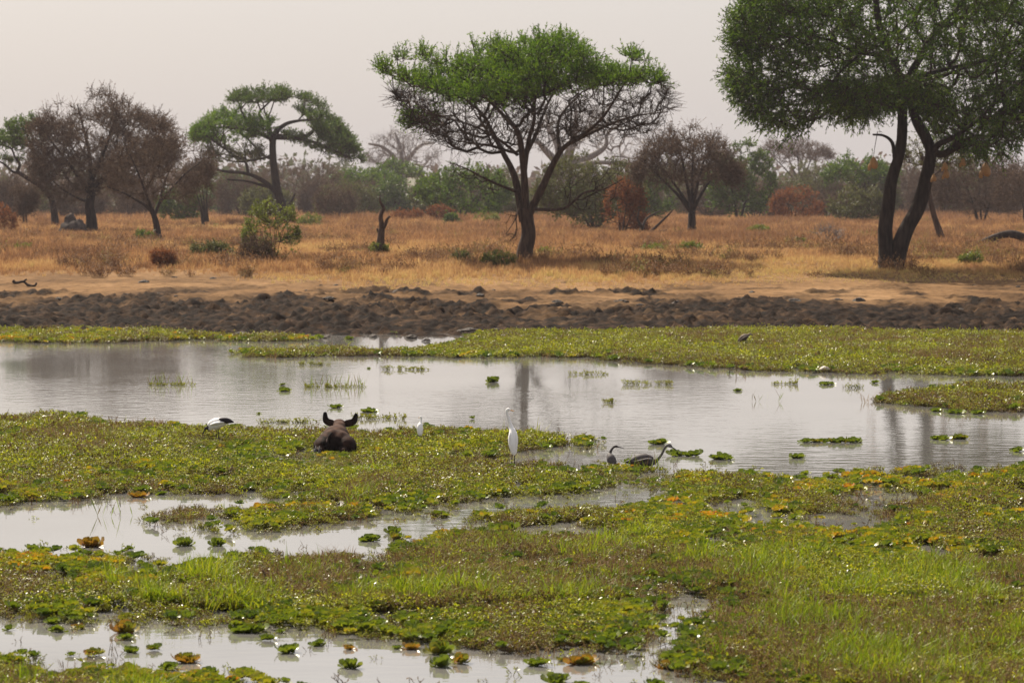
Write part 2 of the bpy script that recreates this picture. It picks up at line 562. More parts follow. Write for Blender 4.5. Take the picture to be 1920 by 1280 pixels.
def sprays(P, D, k, tl, nl, ll, lw, up=.5, droop=0.0, tight=.8):
    """twiglets with leaves at the points P heading D; returns twiglet prisms, leaf quads and leaf owner index"""
    n = len(P)
    Pt = np.repeat(P, k, 0); Dt = np.repeat(D, k, 0); own = np.repeat(np.arange(n), k)
    d = unit(Dt * .7 + rng.normal(size=Pt.shape) * .75 + np.array([0, 0, up - droop]))
    L = tl * rng.uniform(.5, 1.25, len(Pt))
    E = Pt + d * L[:, None]
    tv, tq = prisms(Pt, E, np.full(len(Pt), tl * .018), np.full(len(Pt), tl * .006))
    if nl == 0: return (tv, tq), None, None
    t = rng.uniform(.15, 1.0, (len(Pt), nl))
    base = (Pt[:, None] + d[:, None] * (L[:, None] * t)[..., None]).reshape(-1, 3)
    ld = unit(np.repeat(d, nl, 0) * .6 + rng.normal(size=base.shape) * tight + np.array([0, 0, .15 - droop]))
    lv, lq = leaves(base, ld, ll * rng.uniform(.6, 1.3, len(base)), lw * rng.uniform(.7, 1.3, len(base)))
    return (tv, tq), (lv, lq), np.repeat(own, nl)

def tree(name, label, cat, Y, base, limbs, crowns, bark, twig, group=None, bf=.3, step=.8, tip=.012, clusters=6, sides=9, min_ok=.35, wob=.07, nogrow=(), leafname='leaf_cluster', groundz=None):
    """limbs: [(points (px,py,depth offset), r0, r1)], first one is the trunk.
    crowns: dicts with top/bot outlines in px, n, mat, leaf params."""
    if Y > 380: Y = 380 + (Y - 380) * 1.35
    b = at(base[0], base[1], Y)
    gz = float(ground_h(b[0], b[1])) if groundz is None else groundz
    O = np.array([b[0], Y, gz])
    root = thing(name, label, cat, O, group)
    skel, slen, sok, srad, slim = [], [], [], [], []
    for li, (pts, r0, r1) in enumerate(limbs):
        W = np.array([at(p[0], p[1], Y) + np.array([0, p[2] if len(p) > 2 else 0, 0]) for p in pts]) - O
        if li == 0 and len(pts) > 1 and abs(pts[0][1] - base[1]) < 3: W[0, 2] = -.25
        C = catmull(W, 5)
        n = len(C)
        t = np.linspace(0, 1, n)
        r = r0 + (r1 - r0) * t ** .8
        if li == 0: r = r * (1 + .55 * np.exp(-t * n / 3.0))
        v, f = loft(C, r, sides=sides, wob=wob, seed=li + int(Y))
        obj_link('trunk' if li == 0 else 'limb', mesh('trunk' if li == 0 else 'limb', v, f, bark, True), root)
        seg = np.concatenate([[0], np.cumsum(np.linalg.norm(np.diff(C, axis=0), axis=1))])
        if li == 0: off = 0.0
        else:
            dd = np.linalg.norm(np.array(skel) - C[0], axis=1)
            off = slen[int(dd.argmin())]
        for i in range(0, n):
            skel.append(C[i]); slen.append(off + seg[i]); srad.append(r[i])
            sok.append(t[i] >= (min_ok if li == 0 else .3)); slim.append(li)
    A, meta = [], []
    xs_all = []
    for ci, c in enumerate(crowns):
        T, Bt = np.array(c['top'], float), np.array(c['bot'], float)
        x0, x1 = max(T[0, 0], Bt[0, 0]), min(T[-1, 0], Bt[-1, 0])
        tp = c.get('tl', .6) * F_PX / Y * c.get('inset', .45)
        x0, x1 = min(x0 + .45 * tp, (x0 + x1) / 2 - 3), max(x1 - .45 * tp, (x0 + x1) / 2 + 3)
        xc, hw = (x0 + x1) / 2, (x1 - x0) / 2
        need, got = c['n'], []
        tries = 0
        sc = Y / F_PX
        dmax = c.get('depth', hw * sc * .85)
        while len(got) < need and tries < 60:
            tries += 1
            m = need * 3
            x = rng.uniform(x0, x1, m)
            dn = rng.uniform(-1, 1, m)
            D = dmax * np.sqrt(np.clip(1 - ((x - xc) / hw) ** 2, 0.02, 1))
            yt, yb = np.interp(x, T[:, 0], T[:, 1]), np.interp(x, Bt[:, 0], Bt[:, 1])
            yt, yb = np.minimum(yt + .6 * tp * c.get('up', .5) ** .3 if c.get('up', .5) > 0 else yt, yb - 1), np.maximum(yb - .2 * tp, yt + 1)
            s = rng.uniform(0, 1, m) ** c.get('bias', 1.0)          # 0 top .. 1 bottom
            lower = c.get('dome', .35) * dn ** 2
            yy = yt + (yb - yt) * np.clip(lower + s * (1 - lower), 0, 1)
            q = np.stack([(x - 960) / F_PX * Y, D * dn, -(yy - yt) * 0], -1)
            cs = c.get('cscale', 1.2)
            k3 = vnoise(q[:, 0] / cs + q[:, 1] * .37 / cs, yy * sc / (cs * .6) + q[:, 1] * .21 / cs, 50 + ci + int(Y))
            keep = (k3 > c.get('clump', .35)) 
            for j in np.where(keep)[0][:need - len(got)]:
                wpt = at(x[j], yy[j], Y) + np.array([0, D[j] * dn[j], 0])
                wpt[2] = max(wpt[2], gz + .12)
                got.append(wpt - O)
        A += got
        meta += [ci] * len(got)
    A = np.array(A); meta = np.array(meta)
    ns = len(skel)
    slim = np.array(slim)
    special = set(nogrow)
    for c in crowns: special |= set(c.get('only', ()))
    groups = {}
    for ci, c in enumerate(crowns): groups.setdefault(tuple(c.get('only', ())), []).append(ci)
    parts = []
    DT = np.zeros_like(A)
    for only, cis in groups.items():
        msk_a = np.isin(meta, cis)
        okm = np.array(sok) & (np.isin(slim, only) if only else ~np.isin(slim, list(special)))
        P, par, term = grow(np.array(skel), slen, okm, A[msk_a], bf, step)
        ex = 2.3
        acc = np.zeros(len(P))
        acc[term] += tip ** ex
        for i in range(len(P) - 1, ns - 1, -1):
            if acc[i] == 0: acc[i] = tip ** ex
            acc[par[i]] += acc[i]
        R = acc ** (1 / ex)
        idx = np.arange(ns, len(P))
        pr = np.where(par[idx] < ns, np.minimum(np.array(srad + [0] * (len(P) - ns))[np.maximum(par[idx], 0)] * .8, R[idx] * 1.05), R[par[idx]])
        thick = R[idx] > tip * 2.2
        for msk, sd in ((thick, 5), (~thick, 3)):
            if msk.any(): parts.append(prisms(P[par[idx[msk]]], P[idx[msk]] + (P[idx[msk]] - P[par[idx[msk]]]) * .03, pr[msk], R[idx[msk]], sd))
        DT[msk_a] = unit(P[term] - P[np.maximum(par[term], 0)])
    outw = unit(A - np.array([A[:, 0].mean(), 0, A[:, 2].min()]))
    for ci, c in enumerate(crowns):
        sel = np.where(meta == ci)[0]
        if len(sel) == 0: continue
        tw, lf, own = sprays(A[sel], unit(DT[sel] * .6 + outw[sel] * .5), c.get('k', 4), c.get('tl', .6), c.get('nl', 6), c.get('ll', .2), c.get('lw', .07), c.get('up', .5), c.get('droop', 0), c.get('tight', .8))
        parts.append(tw)
        if lf is None: continue
        lv, lq = lf
        tin = np.clip(rng.uniform(0, 1, len(lq)) * .6 + np.repeat(rng.uniform(0, .4, len(sel)), 1)[own], 0, 1)
        K = c.get('clusters', clusters)
        seeds = A[sel][rng.choice(len(sel), min(K, len(sel)), replace=False)]
        lab = np.linalg.norm(A[sel][:, None] - seeds[None], axis=2).argmin(1)[own]
        for k in range(len(seeds)):
            f = np.where(lab == k)[0]
            if len(f) == 0: continue
            vv = lv.reshape(-1, 4, 3)[f].reshape(-1, 3)
            obj_link(leafname, mesh(leafname, vv, np.arange(len(vv)).reshape(-1, 4), c['mat'], False, {"tint": np.repeat(tin[f], 4)}), root)["kind"] = 'stuff'
    v, f = join(parts)
    tag(obj_link('twig_tangle', mesh('twig_tangle', v, f, twig, False), root), kind='stuff')
    return root

def wobble(n, amp, seed):
    r = np.random.default_rng(seed)
    return r.uniform(-amp, amp, n)

def auto_tree(label, Y, bx, by, x0, x1, yt, yb, style, shape='umbrella', stems=1, n=260, seed=0, name=None, cat='tree', group=None, clump=.33, lean=0, **kw):
    """a background tree or bush from its crown box in the photo"""
    r = np.random.default_rng(seed + 100)
    xs = np.linspace(x0, x1, 13)
    u = np.linspace(-1, 1, 13)
    h = yb - yt
    if shape == 'umbrella':
        top = yt + h * .75 * np.abs(u) ** 2.4 + r.uniform(-.07, .07, 13) * h
        bot = yb - h * .12 * np.abs(u) ** 2 + r.uniform(-.1, .1, 13) * h
    else:
        e = np.sqrt(np.clip(1 - u ** 2, 0, 1)) ** .8
        mid = yt + h * .55
        top = mid - (mid - yt) * e + r.uniform(-.06, .06, 13) * h
        bot = mid + (yb - mid) * e + r.uniform(-.06, .06, 13) * h
    bot = np.maximum(bot, top + 2)
    mat, bark, twig, nl, ll, lw, k, tl = {
        'green': (M['leaf_mid'], M['bark_dark'], M['twig_dark'], 7, .34, .12, 4, .8),
        'deep': (M['leaf_deep'], M['bark_dark'], M['twig_dark'], 7, .34, .13, 4, .8),
        'olive': (M['leaf_olive'], M['bark_brown'], M['twig_brown'], 6, .32, .11, 4, .8),
        'brown': (M['leaf_brown'], M['bark_dark'], M['twig_brown'], 5, .19, .065, 7, 1.15),
        'rust': (M['leaf_rust'], M['bark_brown'], M['twig_brown'], 6, .28, .1, 4, .7),
        'lime': (M['leaf_lime'], M['bark_brown'], M['twig_brown'], 6, .2, .09, 4, .5),
        'bare': (M['leaf_brown'], M['bark_grey'], M['twig_grey'], 0, .2, .1, 6, 1.0),
    }[style]
    fs = (Y / 330.0) ** .75
    ll, lw, tl = ll * fs * kw.get('lscale', 1), lw * fs * kw.get('lscale', 1), tl * fs * kw.get('lscale', 1)
    sc = Y / F_PX
    hm = (by - yt) * sc
    r0 = kw.get('r0', .028 * hm + .04)
    xc = (x0 + x1) / 2
    limbs = []
    fork = by - (by - yb) * .55 if shape == 'umbrella' else by - (by - yt) * .22
    tx = bx + lean
    if stems == 1:
        limbs.append(([(bx, by, 0), ((bx + tx) / 2 + r.uniform(-3, 3), (by + fork) / 2, 0), (tx, fork, 0)], r0, r0 * .75))
        for j in range(kw.get('nl_', 5)):
            a = (j + .5) / kw.get('nl_', 5) * 2 - 1
            ex = xc + a * (x1 - x0) * .36 + r.uniform(-6, 6)
            ey = (yt + yb) / 2 + r.uniform(-.15, .15) * h + abs(a) * h * .2
            dy = r.uniform(-1, 1) * (x1 - x0) * sc * .28
            limbs.append(([(tx, fork + 2, 0), (tx * .6 + ex * .4, fork * .55 + ey * .45 , dy * .35), (ex, ey, dy)], r0 * .55, r0 * .16))
    else:
        for j in range(stems):
            a = (j + .5) / stems * 2 - 1
            ex = xc + a * (x1 - x0) * .3 + r.uniform(-5, 5)
            ey = yt + h * r.uniform(.3, .6)
            dy = r.uniform(-1, 1) * (x1 - x0) * sc * .25
            limbs.append(([(bx + a * 5, by, 0), (bx * .55 + ex * .45, by * .5 + ey * .5, dy * .4), (ex, ey, dy)], r0 * .7, r0 * .15))
    crown = dict(top=list(zip(xs, top)), bot=list(zip(xs, bot)), n=n, mat=mat, nl=nl, ll=ll, lw=lw, k=k, tl=tl, clump=clump,
                 cscale=kw.get('cscale', 1.6 * fs), bias=kw.get('bias', 1.0), up=kw.get('up', .4), dome=kw.get('dome', .35), clusters=kw.get('clusters', 5))
    return tree(name or ('acacia_tree' if shape == 'umbrella' else 'savanna_tree'), label, cat, Y, (bx, by), limbs, [crown], bark, twig,
                group=group, bf=.35, step=1.2 * fs, tip=.014 * fs * kw.get('tips', 1), sides=7, min_ok=.5 if stems == 1 else .2)

def rel(pts): return pts

# --- the umbrella acacia in the middle
g_top = [(703, 132), (722, 106), (760, 92), (800, 74), (850, 70), (900, 63), (935, 76), (965, 70), (1000, 58), (1055, 57), (1090, 74), (1130, 94), (1165, 88), (1205, 98), (1232, 120), (1252, 150)]
g_bot = [(703, 136), (760, 160), (830, 188), (890, 204), (950, 206), (1000, 196), (1050, 178), (1100, 170), (1150, 166), (1200, 158), (1252, 165)]
b_top = [(735, 160), (830, 185), (950, 200), (1050, 170), (1150, 160), (1262, 160)]
b_bot = [(735, 172), (775, 235), (840, 282), (930, 295), (990, 275), (1060, 270), (1140, 270), (1210, 255), (1268, 220)]
tree('acacia_tree', 'umbrella shaped acacia with a flat green top, standing alone in the dry grass', 'tree', 188.0, (983, 495),
     [([(983, 496), (985, 470), (991, 440), (988, 412), (986, 390)], .42, .36),
      ([(982, 415), (965, 332, .6), (942, 284, 1.2), (920, 242, 1.8), (901, 209, 2.2), (850, 168, 2.6)], .24, .05),
      ([(984, 400), (984, 359), (980, 302, -.3), (972, 250, -.8), (950, 224, -1.4), (912, 186, -2.2), (867, 150, -3)], .27, .05),
      ([(983, 320), (991, 265, -.3), (1001, 227, -.8), (1003, 190, -1.5), (1017, 145, -2)], .17, .04),
      ([(985, 290), (1004, 254, .8), (1029, 190, 2.2), (1060, 140, 3.4)], .14, .04),
      ([(990, 405), (1017, 351, -.4), (1040, 302, -.8), (1058, 276, -1), (1096, 250, -1.4), (1130, 220, -2), (1168, 160, -2.6)], .25, .05),
      ([(1070, 268, -1), (1130, 239, .4), (1186, 218, 1.4), (1255, 208, 2)], .12, .03),
      ([(1049, 285, -.9), (1046, 239, .6), (1057, 209, 1.5), (1093, 170, 2.6)], .12, .04),
      ([(992, 392), (1055, 391, -1.2), (1093, 362, -1.8), (1130, 355, -2.2), (1165, 336, -2.6)], .11, .03),
      ([(972, 361), (920, 340, -.8), (875, 317, -1.4), (845, 306, -1.8)], .09, .025),
      ([(978, 372), (968, 407, -.7), (950, 437, -1)], .06, .02),
      ([(970, 290, 0), (935, 262, -1.5), (880, 235, -2.5), (800, 215, -2.8)], .1, .03)],
     [dict(top=g_top, bot=g_bot, n=1050, mat=M['leaf_green'], k=6, tl=.85, nl=13, ll=.17, lw=.05, up=.5, clump=.5, cscale=1.15, tight=.45, inset=.95, dome=.3, clusters=16),
      dict(top=b_top, bot=b_bot, n=620, mat=M['leaf_brown'], k=5, tl=.95, nl=1, ll=.12, lw=.035, up=.1, clump=.3, cscale=1.2, dome=.2, clusters=3),
      dict(top=[(752, 212), (790, 204), (832, 208)], bot=[(752, 240), (790, 248), (832, 236)], n=60, mat=M['leaf_green'], k=4, tl=.6, nl=6, ll=.2, lw=.06, up=.3, clump=.2, clusters=1, only=(11,)),
      dict(top=[(835, 300), (880, 300), (945, 330)], bot=[(835, 330), (880, 350), (945, 380)], n=40, mat=M['leaf_brown'], k=3, tl=.7, nl=0, up=-.1, clump=.1, only=(9,)),
      dict(top=[(1040, 330), (1090, 310), (1170, 310)], bot=[(1040, 400), (1090, 400), (1170, 370)], n=45, mat=M['leaf_brown'], k=3, tl=.7, nl=0, up=.1, clump=.1, only=(8,)),
      dict(top=[(945, 380), (960, 375), (975, 390)], bot=[(945, 455), (960, 470), (975, 440)], n=22, mat=M['leaf_brown'], k=3, tl=.5, nl=0, up=-.3, clump=.1, only=(10,))],
     M['bark_brown'], M['twig_dark'], bf=.28, step=.7, tip=.011, sides=10)

# --- the big twin trunk tree on the right
tree('acacia_tree', 'large dark acacia with two thick trunks and drooping crown at the right edge', 'tree', 178.0, (1668, 503),
     [([(1667, 505), (1662, 470), (1660, 431), (1666, 384), (1672, 337), (1684, 297), (1691, 255), (1691, 189), (1682, 134), (1664, 91), (1650, 55), (1640, -10)], .44, .16),
      ([(1676, 503), (1684, 470), (1699, 431), (1719, 396), (1731, 360), (1738, 325), (1745, 286), (1735, 257), (1718, 225), (1709, 189), (1706, 146), (1724, 110), (1748, 67), (1785, 30), (1820, -20)], .5, .12),
      ([(1745, 288), (1761, 269, -.5), (1785, 257, -1.2), (1830, 220, -2), (1890, 160, -2.5)], .22, .06),
      ([(1678, 300), (1673, 268), (1655, 255, -.5), (1634, 253, -.7)], .12, .05),
      ([(1684, 140), (1645, 107, -.6), (1599, 100, -1.5), (1550, 80, -2.5), (1490, 70, -3)], .17, .05),
      ([(1610, 102, -1.2), (1565, 140, -2.5), (1540, 178, -3), (1520, 215, -3.3)], .1, .03),
      ([(1660, 85), (1600, 40, 1.5), (1500, 10, 2.8), (1430, -10, 3.2)], .15, .04),
      ([(1690, 190), (1650, 180, .8), (1600, 170, 2), (1545, 165, 3)], .1, .03),
      ([(1708, 150), (1770, 130, 1), (1850, 110, 2), (1960, 60, 2.5)], .18, .05),
      ([(1706, 150), (1740, 150, -2), (1800, 130, -4), (1880, 100, -5)], .14, .04),
      ([(1750, 65), (1830, 20, 0), (1930, -20, 1)], .14, .04)],
     [dict(top=[(1362, 110), (1372, 45), (1385, 0), (1410, -45), (1490, -110), (1600, -150), (1750, -165), (1900, -140), (2040, -60), (2110, 60)],
           bot=[(1362, 130), (1385, 150), (1440, 150), (1520, 150), (1600, 150), (1700, 130), (1800, 160), (1900, 170), (2040, 130), (2110, 80)],
           n=1700, mat=M['leaf_mid'], k=6, tl=1.0, nl=13, ll=.19, lw=.06, inset=.7, up=.15, droop=.1, clump=.42, cscale=1.0, tight=.45, dome=.25, depth=8.5, clusters=20),
      dict(top=[(1365, 130), (1450, 150), (1600, 150), (1700, 150), (1760, 170), (1850, 160), (1950, 150), (2080, 120)],
           bot=[(1365, 150), (1400, 212), (1450, 238), (1490, 262), (1530, 238), (1570, 205), (1610, 230), (1640, 215), (1700, 185), (1755, 235), (1800, 292), (1850, 296), (1900, 255), (2000, 225), (2080, 140)],
           n=1100, mat=M['leaf_mid'], k=6, tl=1.0, nl=12, ll=.19, lw=.055, up=0, droop=.45, clump=.38, cscale=.9, tight=.45, dome=-.1, depth=7.0, clusters=10)],
     M['bark_dark'], M['twig_dark'], bf=.28, step=.75, tip=.012, sides=12, min_ok=.55, nogrow=(3,))

# --- the layered acacia left of the middle
tree('acacia_tree', 'layered green acacia with a long low left limb, behind the leafy bush', 'tree', 400.0, (541, 412),
     [([(542, 414), (530, 385), (522, 368), (515, 325), (512, 295), (512, 262), (522, 240)], .62, .36),
      ([(522, 242), (540, 232, -1), (565, 227, -2), (600, 225, -3)], .3, .1),
      ([(513, 262), (500, 238, 1), (488, 221, 2), (484, 210, 2), (502, 190, 3)], .32, .1),
      ([(515, 258), (555, 260, -1), (590, 267, -2), (622, 280, -3), (655, 295, -3)], .3, .1),
      ([(523, 365), (495, 340, -1), (465, 326, -2), (427, 322, -3), (400, 315, -4)], .34, .12),
      ([(508, 352), (465, 340, -2), (430, 337, -3)], .2, .1),
      ([(468, 328, -2), (463, 305, -2), (440, 290, -3), (400, 262, -4)], .22, .08),
      ([(512, 290), (490, 297, 1), (450, 303, 2), (420, 300, 3)], .18, .08),
      ([(512, 262), (470, 245, -1), (420, 240, -2), (385, 240, -3)], .26, .08),
      ([(537, 390), (546, 378), (553, 362)], .26, .14)],
     [dict(top=[(358, 252), (372, 236), (398, 216), (425, 202), (445, 200), (470, 205), (500, 215), (520, 230)], bot=[(358, 262), (385, 268), (420, 272), (470, 266), (520, 256)], n=330, mat=M['leaf_green'], k=6, inset=.35, tl=1.0, nl=11, ll=.27, lw=.085, tight=.5, clump=.42, cscale=1.5, clusters=6, depth=6),
      dict(top=[(432, 185), (450, 172), (485, 164), (530, 167), (545, 172)], bot=[(432, 190), (470, 196), (520, 192), (545, 186)], n=150, mat=M['leaf_deep'], k=6, inset=.35, tl=1.0, nl=11, ll=.27, lw=.085, tight=.5, clump=.36, cscale=1.5, clusters=3, depth=6),
      dict(top=[(545, 174), (580, 182), (605, 192), (630, 225), (655, 255), (672, 285), (684, 300)], bot=[(545, 195), (580, 232), (610, 272), (640, 298), (665, 306), (684, 310)], n=420, mat=M['leaf_deep'], k=6, inset=.35, tl=1.0, nl=11, ll=.27, lw=.085, tight=.5, clump=.44, cscale=1.4, clusters=6, depth=6),
      dict(top=[(385, 262), (430, 272), (500, 268)], bot=[(385, 300), (430, 310), (500, 300)], n=110, mat=M['leaf_olive'], k=4, tl=1., nl=6, ll=.34, lw=.11, clump=.42, cscale=1.8, clusters=2, depth=5),
      dict(top=[(530, 240), (570, 246), (620, 272), (660, 290)], bot=[(530, 262), (570, 275), (620, 292), (660, 302)], n=120, mat=M['leaf_deep'], k=4, tl=.9, nl=6, ll=.34, lw=.11, clump=.35, cscale=1.8, clusters=2, depth=4)],
     M['bark_dark'], M['twig_dark'], bf=.3, step=1.4, tip=.02, sides=9, nogrow=(9,))

# --- brown trees at the left
tree('savanna_tree', 'tallest brown leafless tree at the left, thick dark trunk beside the termite mound', 'tree', 315, (172, 441),
     [([(172, 442), (171, 410), (168, 385), (172, 360), (170, 335)], .5, .36),
      ([(170, 365), (145, 325, -1), (120, 290, -2), (95, 255, -2.5)], .26, .06),
      ([(171, 345), (165, 290, 1), (150, 235, 2), (140, 195, 2)], .26, .06),
      ([(171, 340), (195, 290, -1), (215, 240, -2), (225, 205, -2)], .26, .06),
      ([(171, 355), (220, 315, 1), (265, 275, 2), (295, 250, 2)], .24, .06),
      ([(170, 380), (140, 370, 1), (110, 352, 1.5), (85, 330, 2)], .16, .04)],
     [dict(top=[(52, 262), (62, 228), (85, 205), (112, 180), (140, 164), (190, 162), (222, 176), (240, 190), (268, 206), (300, 214), (318, 228), (332, 258)],
           bot=[(52, 300), (70, 345), (100, 375), (140, 385), (185, 365), (230, 350), (280, 345), (332, 300)], n=1500, mat=M['leaf_brown'], k=7, tl=1.1, nl=6, ll=.17, lw=.05, up=.1, clump=.36, cscale=1.5, dome=.15, clusters=12)],
     M['bark_dark'], M['twig_brown'], bf=.3, step=1.0, tip=.014)
tree('savanna_tree', 'small leaning brown tree with forked trunk in front of the tallest brown tree', 'tree', 268.0, (297, 455),
     [([(297, 456), (294, 425), (288, 402), (280, 388)], .26, .2),
      ([(282, 392), (262, 378, -.5), (235, 362, -1), (205, 350, -1.5)], .16, .04),
      ([(290, 402), (298, 378, .5), (305, 345, 1), (318, 310, 1.5)], .17, .05),
      ([(283, 388), (275, 360, -1), (262, 320, -2), (250, 290, -2.5)], .14, .04),
      ([(298, 380, .5), (325, 350, 0), (350, 325, -.5), (378, 305, -1)], .12, .03)],
     [dict(top=[(190, 330), (215, 290), (250, 255), (300, 240), (345, 255), (380, 280), (402, 310)], bot=[(190, 345), (230, 372), (270, 380), (310, 375), (350, 372), (402, 350)], n=400, mat=M['leaf_brown'], k=6, tl=1.0, nl=3, ll=.17, lw=.05, up=.1, clump=.3, cscale=1.4, dome=.1, clusters=6)],
     M['bark_dark'], M['twig_brown'], bf=.3, step=.9, tip=.012)
tree('acacia_tree', 'green acacia with crooked bare limbs at the left edge behind brown trees', 'tree', 360.0, (106, 420),
     [([(106, 421), (97, 375), (80, 352), (55, 336), (32, 322)], .34, .22),
      ([(34, 324), (24, 322), (8, 308), (-8, 300)], .17, .08),
      ([(32, 322), (37, 308), (28, 294), (20, 278), (-4, 270)], .18, .06),
      ([(60, 338), (62, 300, 1), (50, 260, 1.5)], .14, .05)],
     [dict(top=[(-60, 262), (-20, 250), (10, 240), (30, 220), (60, 215), (85, 235)], bot=[(-60, 280), (-20, 275), (10, 272), (30, 280), (60, 285), (85, 275)], n=260, mat=M['leaf_deep'], k=5, tl=.9, nl=7, ll=.34, lw=.12, clump=.35, cscale=1.8, clusters=4, depth=4),
      dict(top=[(-30, 300), (0, 290), (40, 292)], bot=[(-30, 310), (0, 305), (40, 306)], n=30, mat=M['leaf_deep'], k=4, tl=.8, nl=5, ll=.3, lw=.1, clump=.2, clusters=1, depth=2)],
     M['bark_dark'], M['twig_dark'], bf=.3, step=1.2, tip=.018)
auto_tree('bare fan shaped tree with steep thin stems, left of the layered acacia', 390, 386, 416, 338, 406, 300, 398, 'brown', 'round', stems=4, n=200, seed=5, up=.6, clusters=2)
auto_tree('thin twin stemmed brown tree near the left edge', 370, 47, 418, 18, 72, 335, 405, 'brown', 'round', stems=2, n=120, seed=6, up=.3, clusters=2, clump=.45)
auto_tree('dull green bushy tree at the far left edge', 520, 5, 412, -50, 30, 320, 405, 'olive', 'round', n=130, seed=7, clusters=2)
auto_tree('hazy brown thicket tree behind the thin twin stemmed tree', 560, 90, 410, 30, 150, 325, 408, 'brown', 'round', stems=3, n=170, seed=8, clusters=2)
auto_tree('rusty brown thicket tree beneath the tallest brown tree', 480, 240, 414, 190, 285, 345, 410, 'brown', 'round', stems=3, n=140, seed=9, clusters=2)
auto_tree('dark green round bush between the leaning brown tree and the fan shaped tree', 420, 335, 416, 300, 372, 352, 414, 'deep', 'round', stems=3, n=150, seed=10, clusters=2, clump=.2)

# --- behind and right of the layered acacia
auto_tree('broad grey brown tree behind the layered acacia, wide dome crown', 540, 560, 412, 470, 655, 300, 408, 'brown', 'round', stems=3, n=420, seed=11, clusters=4, clump=.22, dome=.2)
auto_tree('olive topped tree left of the trunk of the layered acacia', 600, 440, 410, 395, 500, 318, 405, 'olive', 'round', stems=3, n=170, seed=12, clusters=2)
auto_tree('pale dry round bush behind the grass left of the dead snag', 460, 630, 414, 590, 665, 350, 413, 'brown', 'round', stems=3, n=150, seed=13, clusters=2, clump=.2)
auto_tree('flat topped green acacia behind the dead snag', 560, 678, 408, 614, 752, 316, 352, 'green', 'umbrella', n=240, seed=14, clusters=3, clump=.25, nl_=5)
auto_tree('small bright green flat topped acacia under the bare baobab', 600, 730, 406, 700, 792, 302, 334, 'green', 'umbrella', n=150, seed=15, clusters=2, clump=.25)
tree('baobab_tree', 'bare grey baobab on the skyline behind the small green acacia', 'tree', 680.0, (745, 406),
     [([(745, 407), (746, 370), (752, 335), (752, 312)], 2.0, 1.1),
      ([(752, 330), (780, 330, -1), (812, 334, -2)], .6, .25),
      ([(752, 316), (735, 290, -1), (715, 275, -2), (692, 270, -3)], .7, .2),
      ([(752, 314), (752, 285, 1), (745, 262, 2), (740, 248, 2)], .7, .2),
      ([(754, 316), (772, 290, 0), (790, 272, 1), (815, 268, 2)], .7, .2)],
     [dict(top=[(680, 275), (700, 258), (730, 242), (760, 240), (790, 252), (825, 285)], bot=[(680, 300), (720, 315), (750, 300), (790, 315), (825, 320)], n=330, mat=M['leaf_brown'], k=5, tl=1.8, nl=0, up=.1, clump=.25, cscale=2.6, dome=.1)],
     M['bark_grey'], M['twig_grey'], bf=.3, step=2.0, tip=.04)
auto_tree('tall leafy green tree left of the umbrella acacia trunk', 430, 862, 416, 782, 955, 306, 405, 'green', 'round', stems=3, n=380, seed=16, clusters=4, clump=.3)
auto_tree('dim olive tree behind the low left limb of the umbrella acacia', 560, 930, 408, 880, 985, 312, 405, 'olive', 'round', stems=2, n=170, seed=17, clusters=2)
tree('baobab_tree', 'huge pale baobab with thick bare limbs behind the umbrella acacia', 'tree', 620.0, (1062, 408),
     [([(1062, 409), (1058, 360), (1055, 320), (1060, 300)], 2.6, 1.6),
      ([(1052, 310), (1035, 295, -2), (1020, 280, -3), (1008, 268, -4), (985, 262, -5)], 1.0, .3),
      ([(1050, 308), (1046, 270, 1), (1030, 240, 2), (1025, 215, 3)], 1.1, .3),
      ([(1062, 305), (1075, 260, -2), (1080, 225, -3), (1078, 200, -3)], 1.2, .25),
      ([(1066, 308), (1105, 295, 1), (1135, 275, 2), (1140, 250, 3), (1165, 232, 3)], .9, .2),
      ([(1070, 315), (1120, 305, -3), (1165, 308, -4), (1200, 306, -5)], .7, .2)],
     [dict(top=[(960, 262), (1000, 225), (1040, 200), (1090, 188), (1140, 205), (1180, 225), (1215, 260)], bot=[(960, 285), (1010, 285), (1060, 280), (1110, 285), (1160, 300), (1215, 305)], n=300, mat=M['leaf_brown'], k=4, tl=1.9, nl=0, up=.1, clump=.3, cscale=2.6, dome=.1)],
     M['bark_grey'], M['twig_grey'], bf=.3, step=2.0, tip=.045)
auto_tree('many stemmed green and brown tree just right of the umbrella acacia', 330, 1118, 440, 1005, 1205, 288, 415, 'olive', 'round', stems=6, n=620, seed=18, clusters=6, clump=.3, r0=.22)
auto_tree('small rust leaved tree with dead orange leaves', 300, 1165, 452, 1132, 1212, 338, 450, 'rust', 'round', stems=3, n=230, seed=19, clusters=2, clump=.42, r0=.2)
auto_tree('brown umbrella acacia with thick dark trunk right of the rust leaved tree', 300, 1297, 452, 1186, 1388, 232, 352, 'brown', 'umbrella', n=640, seed=20, clusters=6, clump=.33, r0=.42, nl_=6, up=.3)
auto_tree('deep green tree beneath the left side of the brown umbrella acacia', 430, 1215, 418, 1168, 1262, 318, 412, 'deep', 'round', stems=2, n=180, seed=21, clusters=2)
auto_tree('wide green tree right of the brown umbrella acacia', 430, 1385, 420, 1325, 1452, 266, 405, 'deep', 'round', stems=2, n=380, seed=22, clusters=4, clump=.3)
auto_tree('tall dark tree on the skyline with thin umbrella top', 640, 1500, 408, 1418, 1560, 254, 305, 'brown', 'umbrella', n=240, seed=23, clusters=3, clump=.38)
auto_tree('grey green dome tree below the skyline umbrella tree', 520, 1505, 412, 1430, 1578, 305, 405, 'olive', 'round', stems=3, n=340, seed=24, clusters=3, clump=.25)
auto_tree('reddish brown round bush in the treeline', 420, 1490, 418, 1448, 1540, 348, 416, 'rust', 'round', stems=3, n=190, seed=25, clusters=2, clump=.3)
